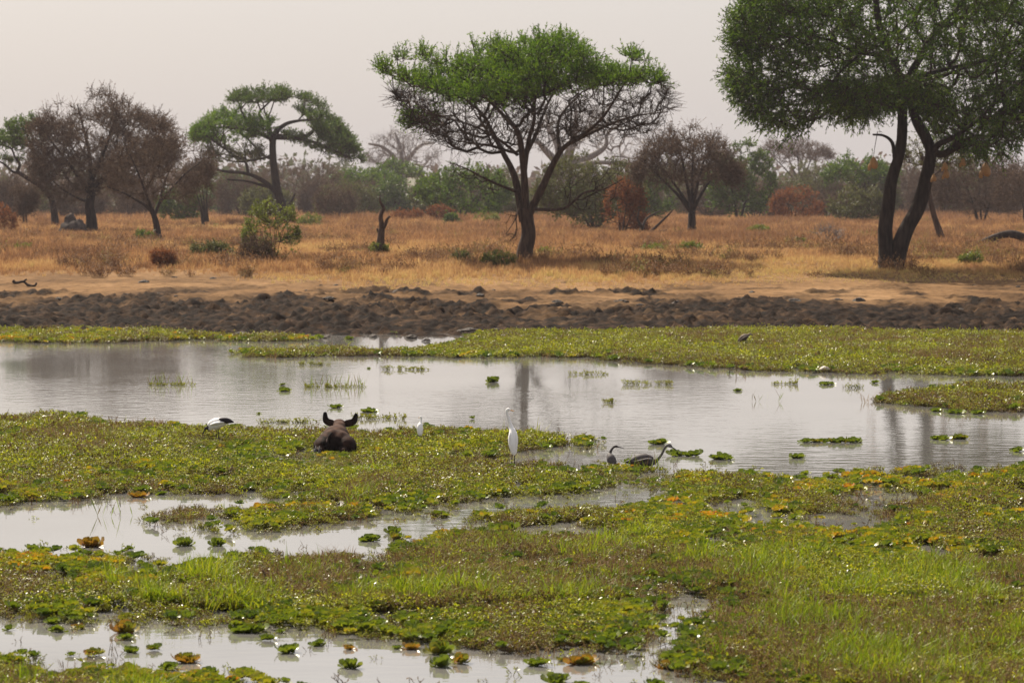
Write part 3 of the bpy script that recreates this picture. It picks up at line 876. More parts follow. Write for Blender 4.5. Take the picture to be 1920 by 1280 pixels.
auto_tree('low brown thicket left of the reddish bush', 460, 1415, 416, 1355, 1470, 345, 414, 'brown', 'round', stems=4, n=190, seed=26, clusters=2)
auto_tree('flat topped green acacia left of the twin trunk tree', 480, 1625, 414, 1545, 1680, 288, 342, 'green', 'umbrella', n=260, seed=27, clusters=3, clump=.25)
auto_tree('olive bush under the flat topped acacia beside the twin trunks', 400, 1600, 420, 1555, 1655, 348, 418, 'olive', 'round', stems=4, n=200, seed=28, clusters=2)
auto_tree('brown bush between the reddish bush and the olive bush', 450, 1550, 416, 1515, 1590, 355, 415, 'brown', 'round', stems=3, n=140, seed=29, clusters=2)
tree('savanna_tree', 'leaning grey trunk seen between and right of the twin trunks', 'tree', 262.0, (1768, 459),
     [([(1770, 460), (1760, 430), (1750, 400), (1742, 365), (1738, 320), (1725, 285)], .28, .15),
      ([(1740, 340), (1765, 320, 1), (1800, 300, 2)], .1, .03)],
     [dict(top=[(1680, 270), (1740, 255), (1820, 275)], bot=[(1680, 300), (1740, 320), (1820, 320)], n=160, mat=M['leaf_olive'], k=4, tl=.7, nl=5, ll=.24, lw=.08, clump=.3, clusters=2)],
     M['bark_brown'], M['twig_brown'], tip=.014)
auto_tree('broad mauve brown tree right of the twin trunk tree', 400, 1840, 421, 1748, 1935, 292, 402, 'brown', 'round', stems=3, n=520, seed=30, clusters=5, clump=.22)
auto_tree('brown tree cut by the right edge of the picture', 380, 1925, 424, 1868, 2010, 300, 412, 'brown', 'round', stems=3, n=260, seed=31, clusters=3)
auto_tree('pale brown hazy tree seen between the twin trunks', 560, 1712, 410, 1660, 1780, 300, 405, 'bare', 'round', stems=3, n=150, seed=32)
auto_tree('green dome tree on the far skyline behind the umbrella acacia crown edge', 600, 1240, 408, 1195, 1300, 300, 400, 'olive', 'round', stems=2, n=150, seed=33, clusters=2)

# --- bushes that close the far treeline
FILL = [(20, 365, 'brown', 'at the far left edge'), (75, 358, 'olive', 'behind the crooked green acacia trunk'), (150, 352, 'brown', 'behind the termite mound'), (215, 350, 'olive', 'right of the tallest brown tree trunk'), (262, 356, 'brown', 'left of the leaning brown tree trunk'),
        (420, 350, 'deep', 'right of the fan shaped tree'), (455, 345, 'brown', 'under the low limb of the layered acacia'), (500, 348, 'olive', 'behind the leafy lime shrub'), (600, 340, 'brown', 'right of the layered acacia trunk'), (650, 352, 'olive', 'left of the flat topped acacia by the snag'),
        (700, 356, 'brown', 'under the flat topped acacia by the snag'), (735, 360, 'deep', 'right behind the dead snag'), (815, 352, 'olive', 'left of the tall leafy green tree'), (900, 350, 'brown', 'left of the umbrella acacia trunk'), (960, 345, 'olive', 'right behind the umbrella acacia trunk'),
        (1025, 350, 'brown', 'left of the many stemmed tree'), (1090, 355, 'deep', 'behind the many stemmed tree'), (1180, 345, 'brown', 'behind the rust leaved tree'), (1245, 350, 'olive', 'left of the brown umbrella acacia trunk'), (1330, 345, 'brown', 'right of the brown umbrella acacia trunk'),
        (1380, 340, 'deep', 'under the wide green tree'), (1440, 342, 'brown', 'left of the reddish bush'), (1520, 340, 'olive', 'right behind the reddish bush'), (1580, 345, 'brown', 'under the flat topped acacia by the twin trunks'), (1640, 340, 'olive', 'against the left twin trunk'),
        (1700, 335, 'brown', 'between the twin trunks'), (1760, 340, 'brown', 'behind the leaning grey trunk'), (1810, 345, 'deep', 'above the fallen log'), (1870, 340, 'brown', 'right of the fallen log crest')]
for k, (px, yt, st, wh_) in enumerate(FILL):
    hw = 38 + (k * 37) % 21
    auto_tree('hazy %s bush of the far treeline, %s' % ({'brown': 'brown', 'olive': 'olive', 'deep': 'dark green'}[st], wh_), 470 + (k * 53) % 90, px, 410, px - hw, px + hw, yt - 34 + (k * 29) % 34, 412, st, 'round', stems=4, n=290, seed=500 + k,
              name='bush', cat='bush', group='bushes of the far treeline', clusters=1, clump=.15, dome=.2)

# --- far wood: one mass behind everything
def far_wood():
    n = 26000
    x = rng.uniform(-.3, .3, n); Y = rng.uniform(1050, 1340, n)
    X = x * Y
    top = 11.0 + 12.0 * fbm(X * .03, Y * .0, 61, 4)
    top = np.where(np.abs((X / Y * F_PX + 960) - 780) < 22, 3.5, top)
    z = 2.4 + top * rng.uniform(0, 1, n) ** .8 * (.5 + .5 * vnoise(X * .12, Y * .05, 63))
    P = np.stack([X, Y, z], -1)
    D = unit(rng.normal(size=(n, 3)) + np.array([0, 0, .3]))
    v, q = leaves(P, D, rng.uniform(1.8, 3.6, n), rng.uniform(.9, 1.8, n))
    tint = np.clip(vnoise(X * .035, Y * .02, 64) * .8 + rng.uniform(0, .2, n), 0, 1)
    m = leaf_mat('far_wood', [(0, (.05, .07, .02)), (.45, (.07, .075, .03)), (.6, (.1, .068, .045)), (1, (.12, .085, .06))], .3, .7, .1)
    tag(obj_link('far_wood', mesh('far_wood', v, q, m, False, {"tint": np.repeat(tint, 4)})), 'hazy line of far trees behind the savanna', 'woodland', kind='stuff')
far_wood()

# ------------------------------------------------------------------ bushes, snags, mound, log
SMALL = [  # label, px, py, x0, x1, ytop, style, stems, n
    ('leafy lime green shrub with twiggy base in front of the layered acacia', 512, 497, 455, 562, 372, 'lime', 7, 420),
    ('low round olive shrub at the grass edge left of the leafy lime shrub', 398, 490, 360, 432, 458, 'olive', 5, 150),
    ('low green shrub at the left foot of the umbrella acacia', 936, 502, 905, 965, 472, 'lime', 5, 110),
    ('tiny green shrub left of the low green acacia foot shrub', 864, 498, 848, 880, 476, 'olive', 3, 40),
    ('green shrub at the foot of the dead snag', 710, 482, 692, 728, 458, 'lime', 4, 70),
    ('green shrub in front of the brown umbrella acacia trunk', 1296, 477, 1272, 1318, 456, 'lime', 4, 90),
    ('yellow green shrub in the grass near the right edge', 1822, 500, 1800, 1842, 474, 'lime', 4, 90),
    ('dark green shrub far behind the snag, right side', 846, 427, 834, 858, 404, 'deep', 3, 60),
    ('green shrub behind the leafy lime shrub', 582, 430, 558, 604, 402, 'lime', 4, 100),
    ('rust coloured dry shrub left of the far dark green shrub', 826, 424, 802, 850, 385, 'rust', 4, 130),
    ('low rust coloured shrub between the snag and the larger rust shrub', 760, 424, 735, 795, 395, 'rust', 4, 120),
    ('green shrub on far grass left of the umbrella acacia', 912, 424, 890, 935, 399, 'lime', 4, 80),
    ('dry brown grass like shrub in front of the low olive shrub', 304, 502, 284, 326, 470, 'rust', 5, 90),
    ('small dark green shrub by the foot of the leaning brown tree', 272, 457, 258, 286, 436, 'deep', 3, 50),
    ('small yellow green shrub near the left edge grass', 42, 477, 28, 56, 458, 'lime', 3, 40),
    ('green shrub in the open grass left of the twin trunk tree', 1424, 446, 1402, 1442, 424, 'lime', 4, 80),
    ('small green shrub below and right of the open grass shrub', 1490, 464, 1474, 1512, 446, 'lime', 4, 50),
    ('dead red brown shrub cut by the left edge', 4, 442, -30, 30, 385, 'rust', 4, 140),
    ('small green shrub beside the foot of the umbrella acacia', 1016, 487, 1000, 1034, 466, 'lime', 3, 40),
    ('pale yellow shrub left of the brown umbrella acacia shrub', 1228, 480, 1204, 1250, 458, 'lime', 4, 60),
]
for k, (lb, px, py, x0, x1, yt, st, ns, n) in enumerate(SMALL):
    g = ground_at(px, py)
    auto_tree(lb, float(g[1]), px, py, x0, x1, yt, py - 2, st, 'round', stems=ns, n=n, seed=200 + k, name='shrub', cat='shrub', clump=.25,
              lscale=.75, cscale=.6, r0=.05, clusters=3 if n > 200 else 1, dome=0, up=.5)
g = ground_at(1545, 462)
auto_tree('bare leafless shrub with spreading twigs in the open grass', float(g[1]), 1545, 462, 1515, 1580, 420, 455, 'bare', 'round', stems=5, n=50, seed=300, name='shrub', cat='shrub', lscale=.7, r0=.06)
g = ground_at(520, 500)
auto_tree('dry brown twig shrub leaning against the lime green shrub', float(g[1]) + 1, 488, 498, 450, 512, 440, 496, 'brown', 'round', stems=6, n=90, seed=301, name='shrub', cat='shrub', lscale=.7, r0=.05, clusters=2, clump=.2)

def branched(name, label, cat, Y, base, limbs, bark, group=None, gz=None, wob=.12, partnames=None):
    b = at(base[0], base[1], Y)
    O = np.array([b[0], Y, float(ground_h(b[0], Y)) if gz is None else gz])
    root = thing(name, label, cat, O, group)
    for li, (pts, r0, r1) in enumerate(limbs):
        W = np.array([at(p[0], p[1], Y) + np.array([0, p[2] if len(p) > 2 else 0, 0]) for p in pts]) - O
        if li == 0 and partnames is None: W[0, 2] = -.15
        C = catmull(W, 5)
        v, f = loft(C, np.linspace(r0, r1, len(C)), sides=9, wob=wob, seed=li + 5)
        nm = 'trunk' if li == 0 else 'limb'
        obj_link(nm, mesh(nm, v, f, bark, True), root)
    return root

Ys = float(ground_at(712, 482)[1])
branched('dead_snag', 'dead forked grey tree snag with pointed top standing in the dry grass', 'dead tree', Ys, (712, 484),
         [([(712, 486), (713, 465), (715, 440), (716, 425), (714, 405), (719, 390), (713, 378), (712, 365)], .28, .03),
          ([(716, 432), (722, 422, -.1), (726, 412, -.2), (731, 405, -.2)], .13, .07),
          ([(713, 440), (708, 432, .1), (707, 428, .1)], .09, .04),
          ([(712, 466), (705, 462, -.1), (700, 452, -.2)], .08, .02),
          ([(717, 390), (722, 388)], .05, .02)], M['bark_brown'])
Yl = float(ground_at(1850, 466)[1])
branched('fallen_log', 'dark fallen tree trunk arching out of the picture on the right', 'log', Yl, (1850, 466),
         [([(1806, 466), (1835, 458), (1862, 446), (1890, 439), (1915, 444), (1950, 462)], .22, .3),
          ([(1862, 448), (1872, 454, -.4), (1876, 459, -.6)], .12, .07)], M['bark_dark'], partnames=1)
branched('fallen_log', 'short pale grey log lying in front of the dark fallen trunk', 'log', Yl - 3, (1830, 468),
         [([(1803, 469), (1825, 463), (1845, 461), (1860, 462)], .2, .17)], M['bark_log'], partnames=1)
Yd = 285.0
branched('dead_tree', 'tangle of dark dead fallen branches beside the rust leaved tree', 'dead tree', Yd, (1205, 460),
         [([(1160, 458), (1190, 446), (1220, 438), (1250, 432)], .3, .08),
          ([(1195, 446), (1205, 425, .5), (1215, 408, 1), (1240, 395, 1.5)], .18, .04),
          ([(1215, 440), (1235, 420, -.5), (1255, 400, -1), (1262, 392, -1)], .14, .03),
          ([(1205, 428), (1195, 410, -1), (1198, 392, -1)], .16, .03),
          ([(1180, 450), (1200, 458, -1), (1235, 456, -2)], .2, .05)], M['bark_dark'], partnames=1)
g = ground_at(55, 537)
branched('driftwood', 'curled dark driftwood branch on the mud bank at far left', 'driftwood', float(g[1]), (50, 537),
         [([(24, 526), (30, 530), (44, 528), (52, 534), (64, 536), (69, 530)], .07, .05), ([(44, 528), (49, 524), (50, 523)], .05, .03)], M['bark_dark'], partnames=1)

def lump(seed, sx, sy, sz, rough=.35, n=12, rings=7):
    """irregular half buried clod"""
    th = np.linspace(0, 2 * np.pi, n, endpoint=False)
    r = np.random.default_rng(seed)
    V = []
    for k in range(rings):
        a = k / rings * math.pi / 2
        w = 1 + rough * (r.uniform(-.5, .5, n) + .4 * np.sin(th * 2 + seed))
        V.append(np.stack([np.cos(th) * np.cos(a) * sx * w, np.sin(th) * np.cos(a) * sy * w, np.full(n, math.sin(a) * sz) * (1 + rough * r.uniform(-.4, .4, n)) - .06], -1))
    V = np.vstack(V + [np.array([[0, 0, sz]])])
    i = np.arange(rings - 1)[:, None] * n; j = np.arange(n)[None]; k = (j + 1) % n
    Q = np.stack([i + j, i + k, i + n + k, i + n + j], -1).reshape(-1, 4)
    T = np.stack([(rings - 1) * n + np.arange(n), (rings - 1) * n + (np.arange(n) + 1) % n, np.full(n, rings * n)], -1)
    return V, [Q, T]

g = ground_at(137, 442)
r_ = thing('termite_mound', 'dark grey termite mound beside the tallest brown tree trunk', 'termite mound', g)
s = g[1] / F_PX
parts = []
M['mound'] = plain_mat('mound', (.03, .025, .022), (.075, .06, .052), 3., .95, .1, .8)
v, f = lump(4, 32 * s, 28 * s, 30 * s, .3, 18, 9)
obj_link('mound_base', mesh('mound_base', v, f, M['mound'], True), r_)
v, f = lump(8, 16 * s, 14 * s, 40 * s, .35, 14, 9)
o = obj_link('mound_peak', mesh('mound_peak', v, f, M['mound'], True), r_)
o.location = (-4 * s, 0, 0)
v, f = lump(9, 11 * s, 12 * s, 30 * s, .35, 14, 9)
o = obj_link('mound_peak', mesh('mound_peak', v, f, M['mound'], True), r_)
o.location = (13 * s, -2 * s, 0)

M['clod'] = plain_mat('clod', (.02, .016, .013), (.065, .05, .04), 6., .85, .25, .9)
CL = [(237, 553, 12), (296, 550, 14), (330, 558, 9), (456, 518, 16), (400, 523, 14), (327, 521, 12), (270, 530, 22), (520, 560, 10), (547, 552, 10), (575, 545, 8),
      (602, 535, 8), (630, 535, 10), (745, 548, 26), (700, 548, 14), (618, 566, 22), (560, 579, 20), (925, 546, 10), (900, 555, 18), (1045, 568, 22), (1165, 568, 26), (1270, 568, 20),
      (1410, 548, 14), (1395, 563, 16), (1490, 565, 26), (1570, 563, 20), (1610, 565, 30), (1660, 575, 16), (1800, 580, 14), (1910, 540, 10), (1828, 535, 12), (90, 558, 18), (145, 557, 12), (110, 562, 14), (780, 520, 14), (1200, 575, 16)]
used_labels = set()
MARKS = [(40, 'the curled driftwood'), (140, 'the termite mound'), (297, 'the leaning brown tree'), (398, 'the low olive shrub'), (512, 'the lime green shrub'), (620, 'the pale dry bush'), (712, 'the dead snag'), (860, 'the tiny green shrub'), (985, 'the umbrella acacia'), (1160, 'the rust leaved tree'),
         (1297, 'the brown umbrella acacia'), (1490, 'the reddish bush'), (1600, 'the olive bush'), (1670, 'the twin trunks'), (1765, 'the leaning grey trunk'), (1850, 'the fallen log')]
def clod_label(px, py, w, what, where):
    mx, mk = min(MARKS, key=lambda q: abs(q[0] - px))
    side = 'straight below' if abs(px - mx) < 18 else ('below and left of' if px < mx else 'below and right of')
    size = 'small' if w < 13 else 'large' if w > 21 else 'middling'
    for extra in ('', ', the nearer one', ', the darkest one'):
        lb = '%s %s %s %s%s' % (size, what, side, mk, extra)
        if lb not in used_labels: break
    used_labels.add(lb)
    return lb

cm = [mesh('mud_clod', *lump(40 + k, 1, .9, .62, .5, 10, 5), M['clod'], False) for k in range(5)]
for k, (px, py, w) in enumerate(CL):
    g = ground_at(px, py)
    o = obj_link('mud_clod', cm[k % 5])
    s = w / 2 * g[1] / F_PX
    o.location = [float(c) for c in g]
    o.scale = (s, s, s * .8)
    o.rotation_euler = (0, 0, k * 1.3)
    tag(o, clod_label(px, py, w, '%s mud clod' % ('dried' if py < 556 else 'damp'), ''), 'mud clod', 'mud clods on the far bank')
for k, (px, py, w) in enumerate([(225, 617, 34), (20, 628, 26), (330, 628, 24), (455, 630, 36), (500, 633, 20), (612, 634, 26), (640, 622, 18), (770, 634, 30), (800, 640, 22), (880, 624, 44), (930, 622, 30), (985, 626, 30), (1040, 628, 26), (1515, 624, 22), (1720, 622, 24), (1760, 624, 18), (700, 632, 22), (560, 622, 20)]):
    o = obj_link('mud_clod', cm[k % 5])
    p = flat(px, py)
    s = w / 2 * p[1] / F_PX
    o.location = [float(c) for c in p + np.array([0, 0, .02])]
    o.scale = (s, s * .8, min(s * .7, .3))
    o.rotation_euler = (0, 0, k * 1.7)
    tag(o, clod_label(px, py, w, 'wet shore clod', ''), 'mud clod', 'wet clods along the far shore')
M['pale_rock'] = plain_mat('pale_rock', (.32, .28, .24), (.5, .45, .4), 8., .6)
for lb, px, py, w in (('pale stone on the green mat beside the hunched brown bird', 1421, 635, 16), ('flat pale stone at the water edge of the right hand mat', 1546, 698, 20)):
    p = flat(px, py)
    v, f = lump(px, .5, .4, .3, .4, 10, 5)
    o = obj_link('stone', mesh('stone', v, f, M['pale_rock'], True))
    o.scale = [w * p[1] / F_PX] * 3
    o.location = [float(c) for c in p + np.array([0, 0, .1])]
    tag(o, lb, 'stone')

# weaver nests under the big tree
def nest_mesh():
    a = loft(catmull([(0, 0, .12), (0, 0, .0), (.01, 0, -.1), (.02, 0, -.22), (.0, 0, -.3)], 4), catmull([[.02], [.1], [.14], [.13], [.05]], 4).ravel(), sides=10, wob=.12)
    b = loft(np.array([(-.06, 0, -.12), (-.13, 0, -.22), (-.15, 0, -.36)]), np.array([.075, .07, .055]), sides=9, wob=.12)
    return a, b
for lb, px, py, dy, s in (('straw weaver nest hanging alone left of the left trunk', 1638, 300, -1.5, 1.5),
                          ('straw weaver nest lower of the pair right of the right trunk', 1774, 322, -1.0, 1.1),
                          ('straw weaver nest upper of the pair right of the right trunk', 1772, 308, -1.4, 1.0),
                          ('largest straw weaver nest, hanging farthest right under the crown', 1848, 312, -2.0, 1.7),
                          ('small straw weaver nest close against the right trunk', 1751, 330, -.8, .9),
                          ('straw weaver nest high in the hanging foliage between the pair and the largest nest', 1806, 300, -1.8, 1.0)):
    p = at(px, py, 178.0 + dy)
    r_ = thing('weaver_nest', lb, 'bird nest', p, 'weaver nests')
    a, b = nest_mesh()
    for nm, vf in (('nest_chamber', a), ('entrance_tube', b)):
        o = obj_link(nm, mesh(nm, vf[0] * s, vf[1], M['straw'], True), r_)
    L = np.array([0, 0, 1.3 + .12 * s]) + np.array([.2, 0, 0])
    v, f = loft(np.array([[0, 0, .1 * s], [.05, 0, .6], L]), np.array([.012, .015, .02]), sides=4)
    obj_link('hanging_twig', mesh('hanging_twig', v, f, M['twig_dark'], True), r_)

# ------------------------------------------------------------------ scatter (geometry nodes) for the uncountable plants
def scatter(name, label, cat, protos, P, RZ, S, T, tilt=.15):
    """one object whose points carry instances of the prototype plants"""
    coll = bpy.data.collections.new(name + "_sources")
    for k, me_ in enumerate(protos):
        o = bpy.data.objects.new("%s_%02d" % (name, k), me_)
        coll.objects.link(o)
    n = len(P)
    me_ = mesh(name, P, [], None, False, {"scl": S, "tint": T})
    a = me_.attributes.new("rot", 'FLOAT_VECTOR', 'POINT')
    rot = np.stack([rng.normal(0, tilt, n), rng.normal(0, tilt, n), RZ], -1).astype(np.float32)
    a.data.foreach_set("vector", rot.ravel())
    a = me_.attributes.new("pick", 'INT', 'POINT')
    a.data.foreach_set("value", rng.integers(0, len(protos), n).astype(np.int32))
    o = obj_link(name, me_)
    ng = bpy.data.node_groups.new(name, 'GeometryNodeTree')
    ng.interface.new_socket("Geometry", in_out='INPUT', socket_type='NodeSocketGeometry')
    ng.interface.new_socket("Geometry", in_out='OUTPUT', socket_type='NodeSocketGeometry')
    N, Lk = ng.nodes, ng.links
    gi, go = N.new("NodeGroupInput"), N.new("NodeGroupOutput")
    ci = N.new("GeometryNodeCollectionInfo")
    ci.inputs["Collection"].default_value = coll
    ci.inputs["Separate Children"].default_value = True
    ci.inputs["Reset Children"].default_value = True
    ip = N.new("GeometryNodeInstanceOnPoints")
    ip.inputs["Pick Instance"].default_value = True
    def attr(nm, ty):
        q = N.new("GeometryNodeInputNamedAttribute")
        q.data_type = ty
        q.inputs[0].default_value = nm
        return [s_ for s_ in q.outputs if s_.enabled][0]
    Lk.new(gi.outputs[0], ip.inputs["Points"])
    Lk.new(ci.outputs[0], ip.inputs["Instance"])
    Lk.new(attr("pick", 'INT'), ip.inputs["Instance Index"])
    e2r = N.new("FunctionNodeEulerToRotation")
    Lk.new(attr("rot", 'FLOAT_VECTOR'), e2r.inputs[0])
    Lk.new(e2r.outputs[0], ip.inputs["Rotation"])
    Lk.new(attr("scl", 'FLOAT'), ip.inputs["Scale"])
    Lk.new(ip.outputs[0], go.inputs[0])
    md = o.modifiers.new("scatter", 'NODES')
    md.node_group = ng
    return tag(o, label, cat, kind='stuff')

def blades(n, h, spread, w, lean, mat, name, segs=2):
    """tuft of bent grass blades"""
    a = rng.uniform(0, 2 * np.pi, n)
    rr = spread * np.sqrt(rng.uniform(0, 1, n))
    B = np.stack([np.cos(a) * rr, np.sin(a) * rr, np.full(n, -.02)], -1)
    a2 = a + rng.normal(0, .8, n)
    out = np.stack([np.cos(a2), np.sin(a2), np.zeros(n)], -1)
    side = np.stack([-np.sin(a2 + rng.normal(0, .8, n)), np.cos(a2), np.zeros(n)], -1)
    H = h * rng.uniform(.55, 1.15, n)
    ln = lean * rng.uniform(.2, 1.5, n)
    W = w * rng.uniform(.7, 1.3, n)
    m1 = B + np.array([0, 0, 1]) * (H * .55)[:, None] + out * (ln * H * .3)[:, None]
    m2 = B + np.array([0, 0, 1]) * (H * (1 - .25 * np.minimum(ln, 1.5)))[:, None] + out * (ln * H)[:, None]
    V = np.stack([B - side * W[:, None] / 2, B + side * W[:, None] / 2, m1 + side * W[:, None] * .4, m1 - side * W[:, None] * .4, m2], 1).reshape(-1, 3)
    b = np.arange(n)[:, None] * 5
    Qs = b + np.array([[0, 1, 2, 3]]); Ts = b + np.array([[3, 2, 4]])
    return mesh(name, V, [Qs, Ts], mat, False, {"leafvar": np.repeat(rng.uniform(0, 1, n), 5), "tint": np.repeat(rng.uniform(0, 1, n), 5)})

def herb(nst, h, spread, ll, lw, mat, name, per=6, flat_=1.0):
    """low leafy creeping herb: stems with small glossy leaves"""
    a = rng.uniform(0, 2 * np.pi, nst)
    rr = spread * np.sqrt(rng.uniform(0, 1, nst))
    B = np.stack([np.cos(a) * rr, np.sin(a) * rr, np.full(nst, -.01)], -1)
    d = unit(np.stack([rng.normal(0, .7, nst), rng.normal(0, .7, nst), np.full(nst, 1.0)], -1))
    L = h * rng.uniform(.5, 1.2, nst)
    E = B + d * L[:, None]
    pv, pq = prisms(B, E, np.full(nst, .005), np.full(nst, .003))
    t = rng.uniform(.35, 1.0, (nst, per))
    P = (B[:, None] + d[:, None] * (L[:, None] * t)[..., None]).reshape(-1, 3)
    n = len(P)
    la = rng.uniform(0, 2 * np.pi, n)
    D = unit(np.stack([np.cos(la), np.sin(la), rng.normal(.2, .45, n) * flat_], -1))
    up = np.tile(np.array([[0, 0, 1.]]), (n, 1)) + rng.normal(0, .35, (n, 3))
    lv, lq = leaves(P, D, ll * rng.uniform(.6, 1.3, n), lw * rng.uniform(.7, 1.2, n), up)
    V, Fs = join([(lv, lq), (pv, pq)])
    va = np.concatenate([np.repeat(rng.uniform(0, 1, n), 4), np.full(len(pv), .1)])
    return mesh(name, V, Fs, mat, False, {"leafvar": va, "tint": va})

def rosette(nl, r, mat, name, seed):
    """water lettuce: ribbed spoon shaped leaves fanned in whorls"""
    g_ = np.random.default_rng(seed)
    V, Q = [], []
    va = []
    for k in range(nl):
        a = k * 2.4 + g_.uniform(-.2, .2)
        whorl = k / nl
        el = .25 + whorl * .95 + g_.uniform(-.12, .12)
        L = r * (1.05 - .5 * whorl) * g_.uniform(.85, 1.15)
        W = L * .75
        d = np.array([math.cos(a) * math.cos(el), math.sin(a) * math.cos(el), math.sin(el)])
        s = np.array([-math.sin(a), math.cos(a), 0])
        u = np.cross(d, s) * -1
        b = np.array([0, 0, .0])
        o = len(V)
        for t, w, c in ((.05, .18, 0), (.5, .8, .06), (.85, 1.0, .02), (1.0, .65, -.07)):
            for sx in (-1, 0, 1):
                V.append(b + d * L * t + s * sx * W * w * .5 + u * (c * L + abs(sx) * .08 * L * (1 if t < .9 else .2)))
                va.append(g_.uniform(0, .25) + (.75 * (1 - whorl)) * g_.uniform(.3, 1))
        for i in range(3):
            for j in range(2):
                p = o + i * 3 + j
                Q.append((p, p + 1, p + 4, p + 3))
    return mesh(name, np.array(V), np.array(Q), mat, True, {"leafvar": np.array(va), "tint": np.array(va)})

ramp_grass = [(0, (0.1087, 0.0552, 0.024)), (.25, (0.1232, 0.0897, 0.0168)), (.5, (0.1087, 0.1587, 0.0072)), (.8, (0.1885, 0.2484, 0.0084)), (1, (0.2662, 0.2721, 0.01306))]
ramp_herb = [(0, (0.098, 0.04725, 0.0242)), (.25, (0.14, 0.08775, 0.0176)), (.5, (0.175, 0.1823, 0.0088)), (.8, (0.266, 0.297, 0.0088)), (1, (0.462, 0.405, 0.0143))]
ramp_pistia = [(0, (0.06325, 0.09775, 0.0069)), (.3, (0.1323, 0.1725, 0.0092)), (.6, (0.253, 0.2415, 0.0115)), (.82, (0.414, 0.2587, 0.0115)), (1, (0.414, 0.1437, 0.0115))]
ramp_dry = [(0, (0.1659, 0.08192, 0.04)), (.3, (0.3221, 0.169, 0.075)), (.6, (0.4587, 0.2816, 0.115)), (.85, (0.527, 0.3584, 0.14)), (1, (0.4099, 0.3379, 0.11))]
M['grass_i'] = leaf_mat('marsh_grass', ramp_grass, .45, .55, .2, True, .55)
M['herb_i'] = leaf_mat('marsh_herb', ramp_herb, .48, .35, .3, True, .5, True)
M['pistia_i'] = leaf_mat('water_lettuce_leaf', ramp_pistia, .35, .38, .5, True, .5)
M['dry_i'] = leaf_mat('dry_grass', ramp_dry, .4, .7, .2, True, .4)
M['dead_i'] = leaf_mat('dead_stalks', [(0, (.06, .032, .014)), (.5, (.14, .082, .032)), (1, (.28, .19, .09))], .35, .7, .06, True, .5)

# vegetation zones, outlined on the photograph and laid on the water plane
def gpoly(pts): return np.array([flat(x, y)[:2] for x, y in pts])

def inside(poly, x, y):
    c = np.zeros(x.shape, bool)
    n = len(poly)
    for i in range(n):
        x0, y0 = poly[i]; x1, y1 = poly[(i + 1) % n]
        if y0 == y1: continue
        m = ((y0 > y) != (y1 > y)) & (x < (x1 - x0) * (y - y0) / (y1 - y0) + x0)
        c ^= m
    return c

MATS = [gpoly(p) for p in (
    [(400, 662), (480, 655), (640, 652), (780, 655), (850, 646), (880, 630), (900, 622), (1000, 618), (1200, 620), (1400, 612), (1560, 613), (1700, 622), (2100, 622), (2100, 705), (1700, 704), (1500, 697), (1350, 690), (1250, 682), (1130, 672), (1000, 668), (850, 668), (700, 668), (500, 668)],
    [(-150, 612), (100, 609), (280, 613), (420, 625), (560, 629), (620, 637), (540, 640), (400, 638), (200, 642), (-150, 643)],
    [(1620, 748), (1660, 735), (1760, 722), (1850, 715), (2100, 712), (2100, 768), (1800, 768), (1720, 764), (1640, 757)],
    [(-200, 780), (130, 781), (250, 790), (330, 796), (400, 802), (480, 806), (560, 802), (700, 810), (800, 801), (900, 806), (1000, 808), (1080, 815), (1125, 828), (1115, 838), (1010, 843), (945, 850), (930, 862), (1000, 864), (1130, 866), (1200, 868), (1290, 882), (1400, 889), (1560, 882), (1700, 874), (1800, 870), (2150, 872),
     (2400, 1400), (-500, 1400)])]
HOLES = [gpoly(p) for p in (
    [(-200, 955), (0, 950), (140, 938), (190, 918), (350, 916), (430, 926), (580, 938), (560, 946), (400, 943), (300, 955), (280, 962), (330, 978), (440, 990), (560, 986), (700, 968), (830, 964), (850, 945), (900, 934), (1050, 930), (1100, 916), (1200, 908), (1290, 920), (1290, 936), (1180, 950), (1000, 947), (930, 956), (900, 968), (960, 984), (1080, 984), (1145, 985), (1130, 998), (960, 1000), (850, 992), (820, 1002), (750, 1016), (745, 1056), (700, 1068), (640, 1052), (600, 1036), (520, 1028), (430, 1038), (400, 1052), (340, 1062), (300, 1072), (285, 1052), (240, 1036), (150, 1028), (0, 1030), (-200, 1035)],
    [(40, 1062), (110, 1060), (125, 1080), (60, 1092)], [(200, 1062), (300, 1056), (262, 1088), (180, 1092)],
    [(-200, 1148), (120, 1150), (135, 1160), (250, 1166), (400, 1166), (560, 1162), (640, 1166), (700, 1178), (760, 1188), (850, 1198), (1000, 1212), (1150, 1217), (1255, 1228), (1240, 1250), (1200, 1252), (1300, 1262), (1420, 1272), (1520, 1300), (600, 1310), (560, 1286), (480, 1268), (380, 1270), (300, 1266), (280, 1258), (230, 1258), (90, 1268), (60, 1236), (-200, 1226)],
    [(1268, 1124), (1340, 1116), (1392, 1126), (1386, 1152), (1350, 1158), (1325, 1140), (1275, 1138)],
    [(1540, 928), (1620, 922), (1760, 926), (1740, 936), (1640, 937)], [(1490, 968), (1560, 960), (1630, 968), (1620, 984), (1520, 986)],
    [(1540, 1022), (1640, 1018), (1730, 1024), (1690, 1034), (1580, 1034)], [(1325, 1022), (1365, 1020), (1380, 1034), (1340, 1038)],
    [(1840, 975), (1900, 970), (1910, 978), (1850, 983)], [(1280, 946), (1400, 940), (1480, 945), (1380, 956), (1290, 958)],
    [(930, 852), (1005, 846), (1100, 842), (1130, 866), (1000, 863), (935, 861)], [(205, 880), (330, 890), (300, 897), (215, 890)])]
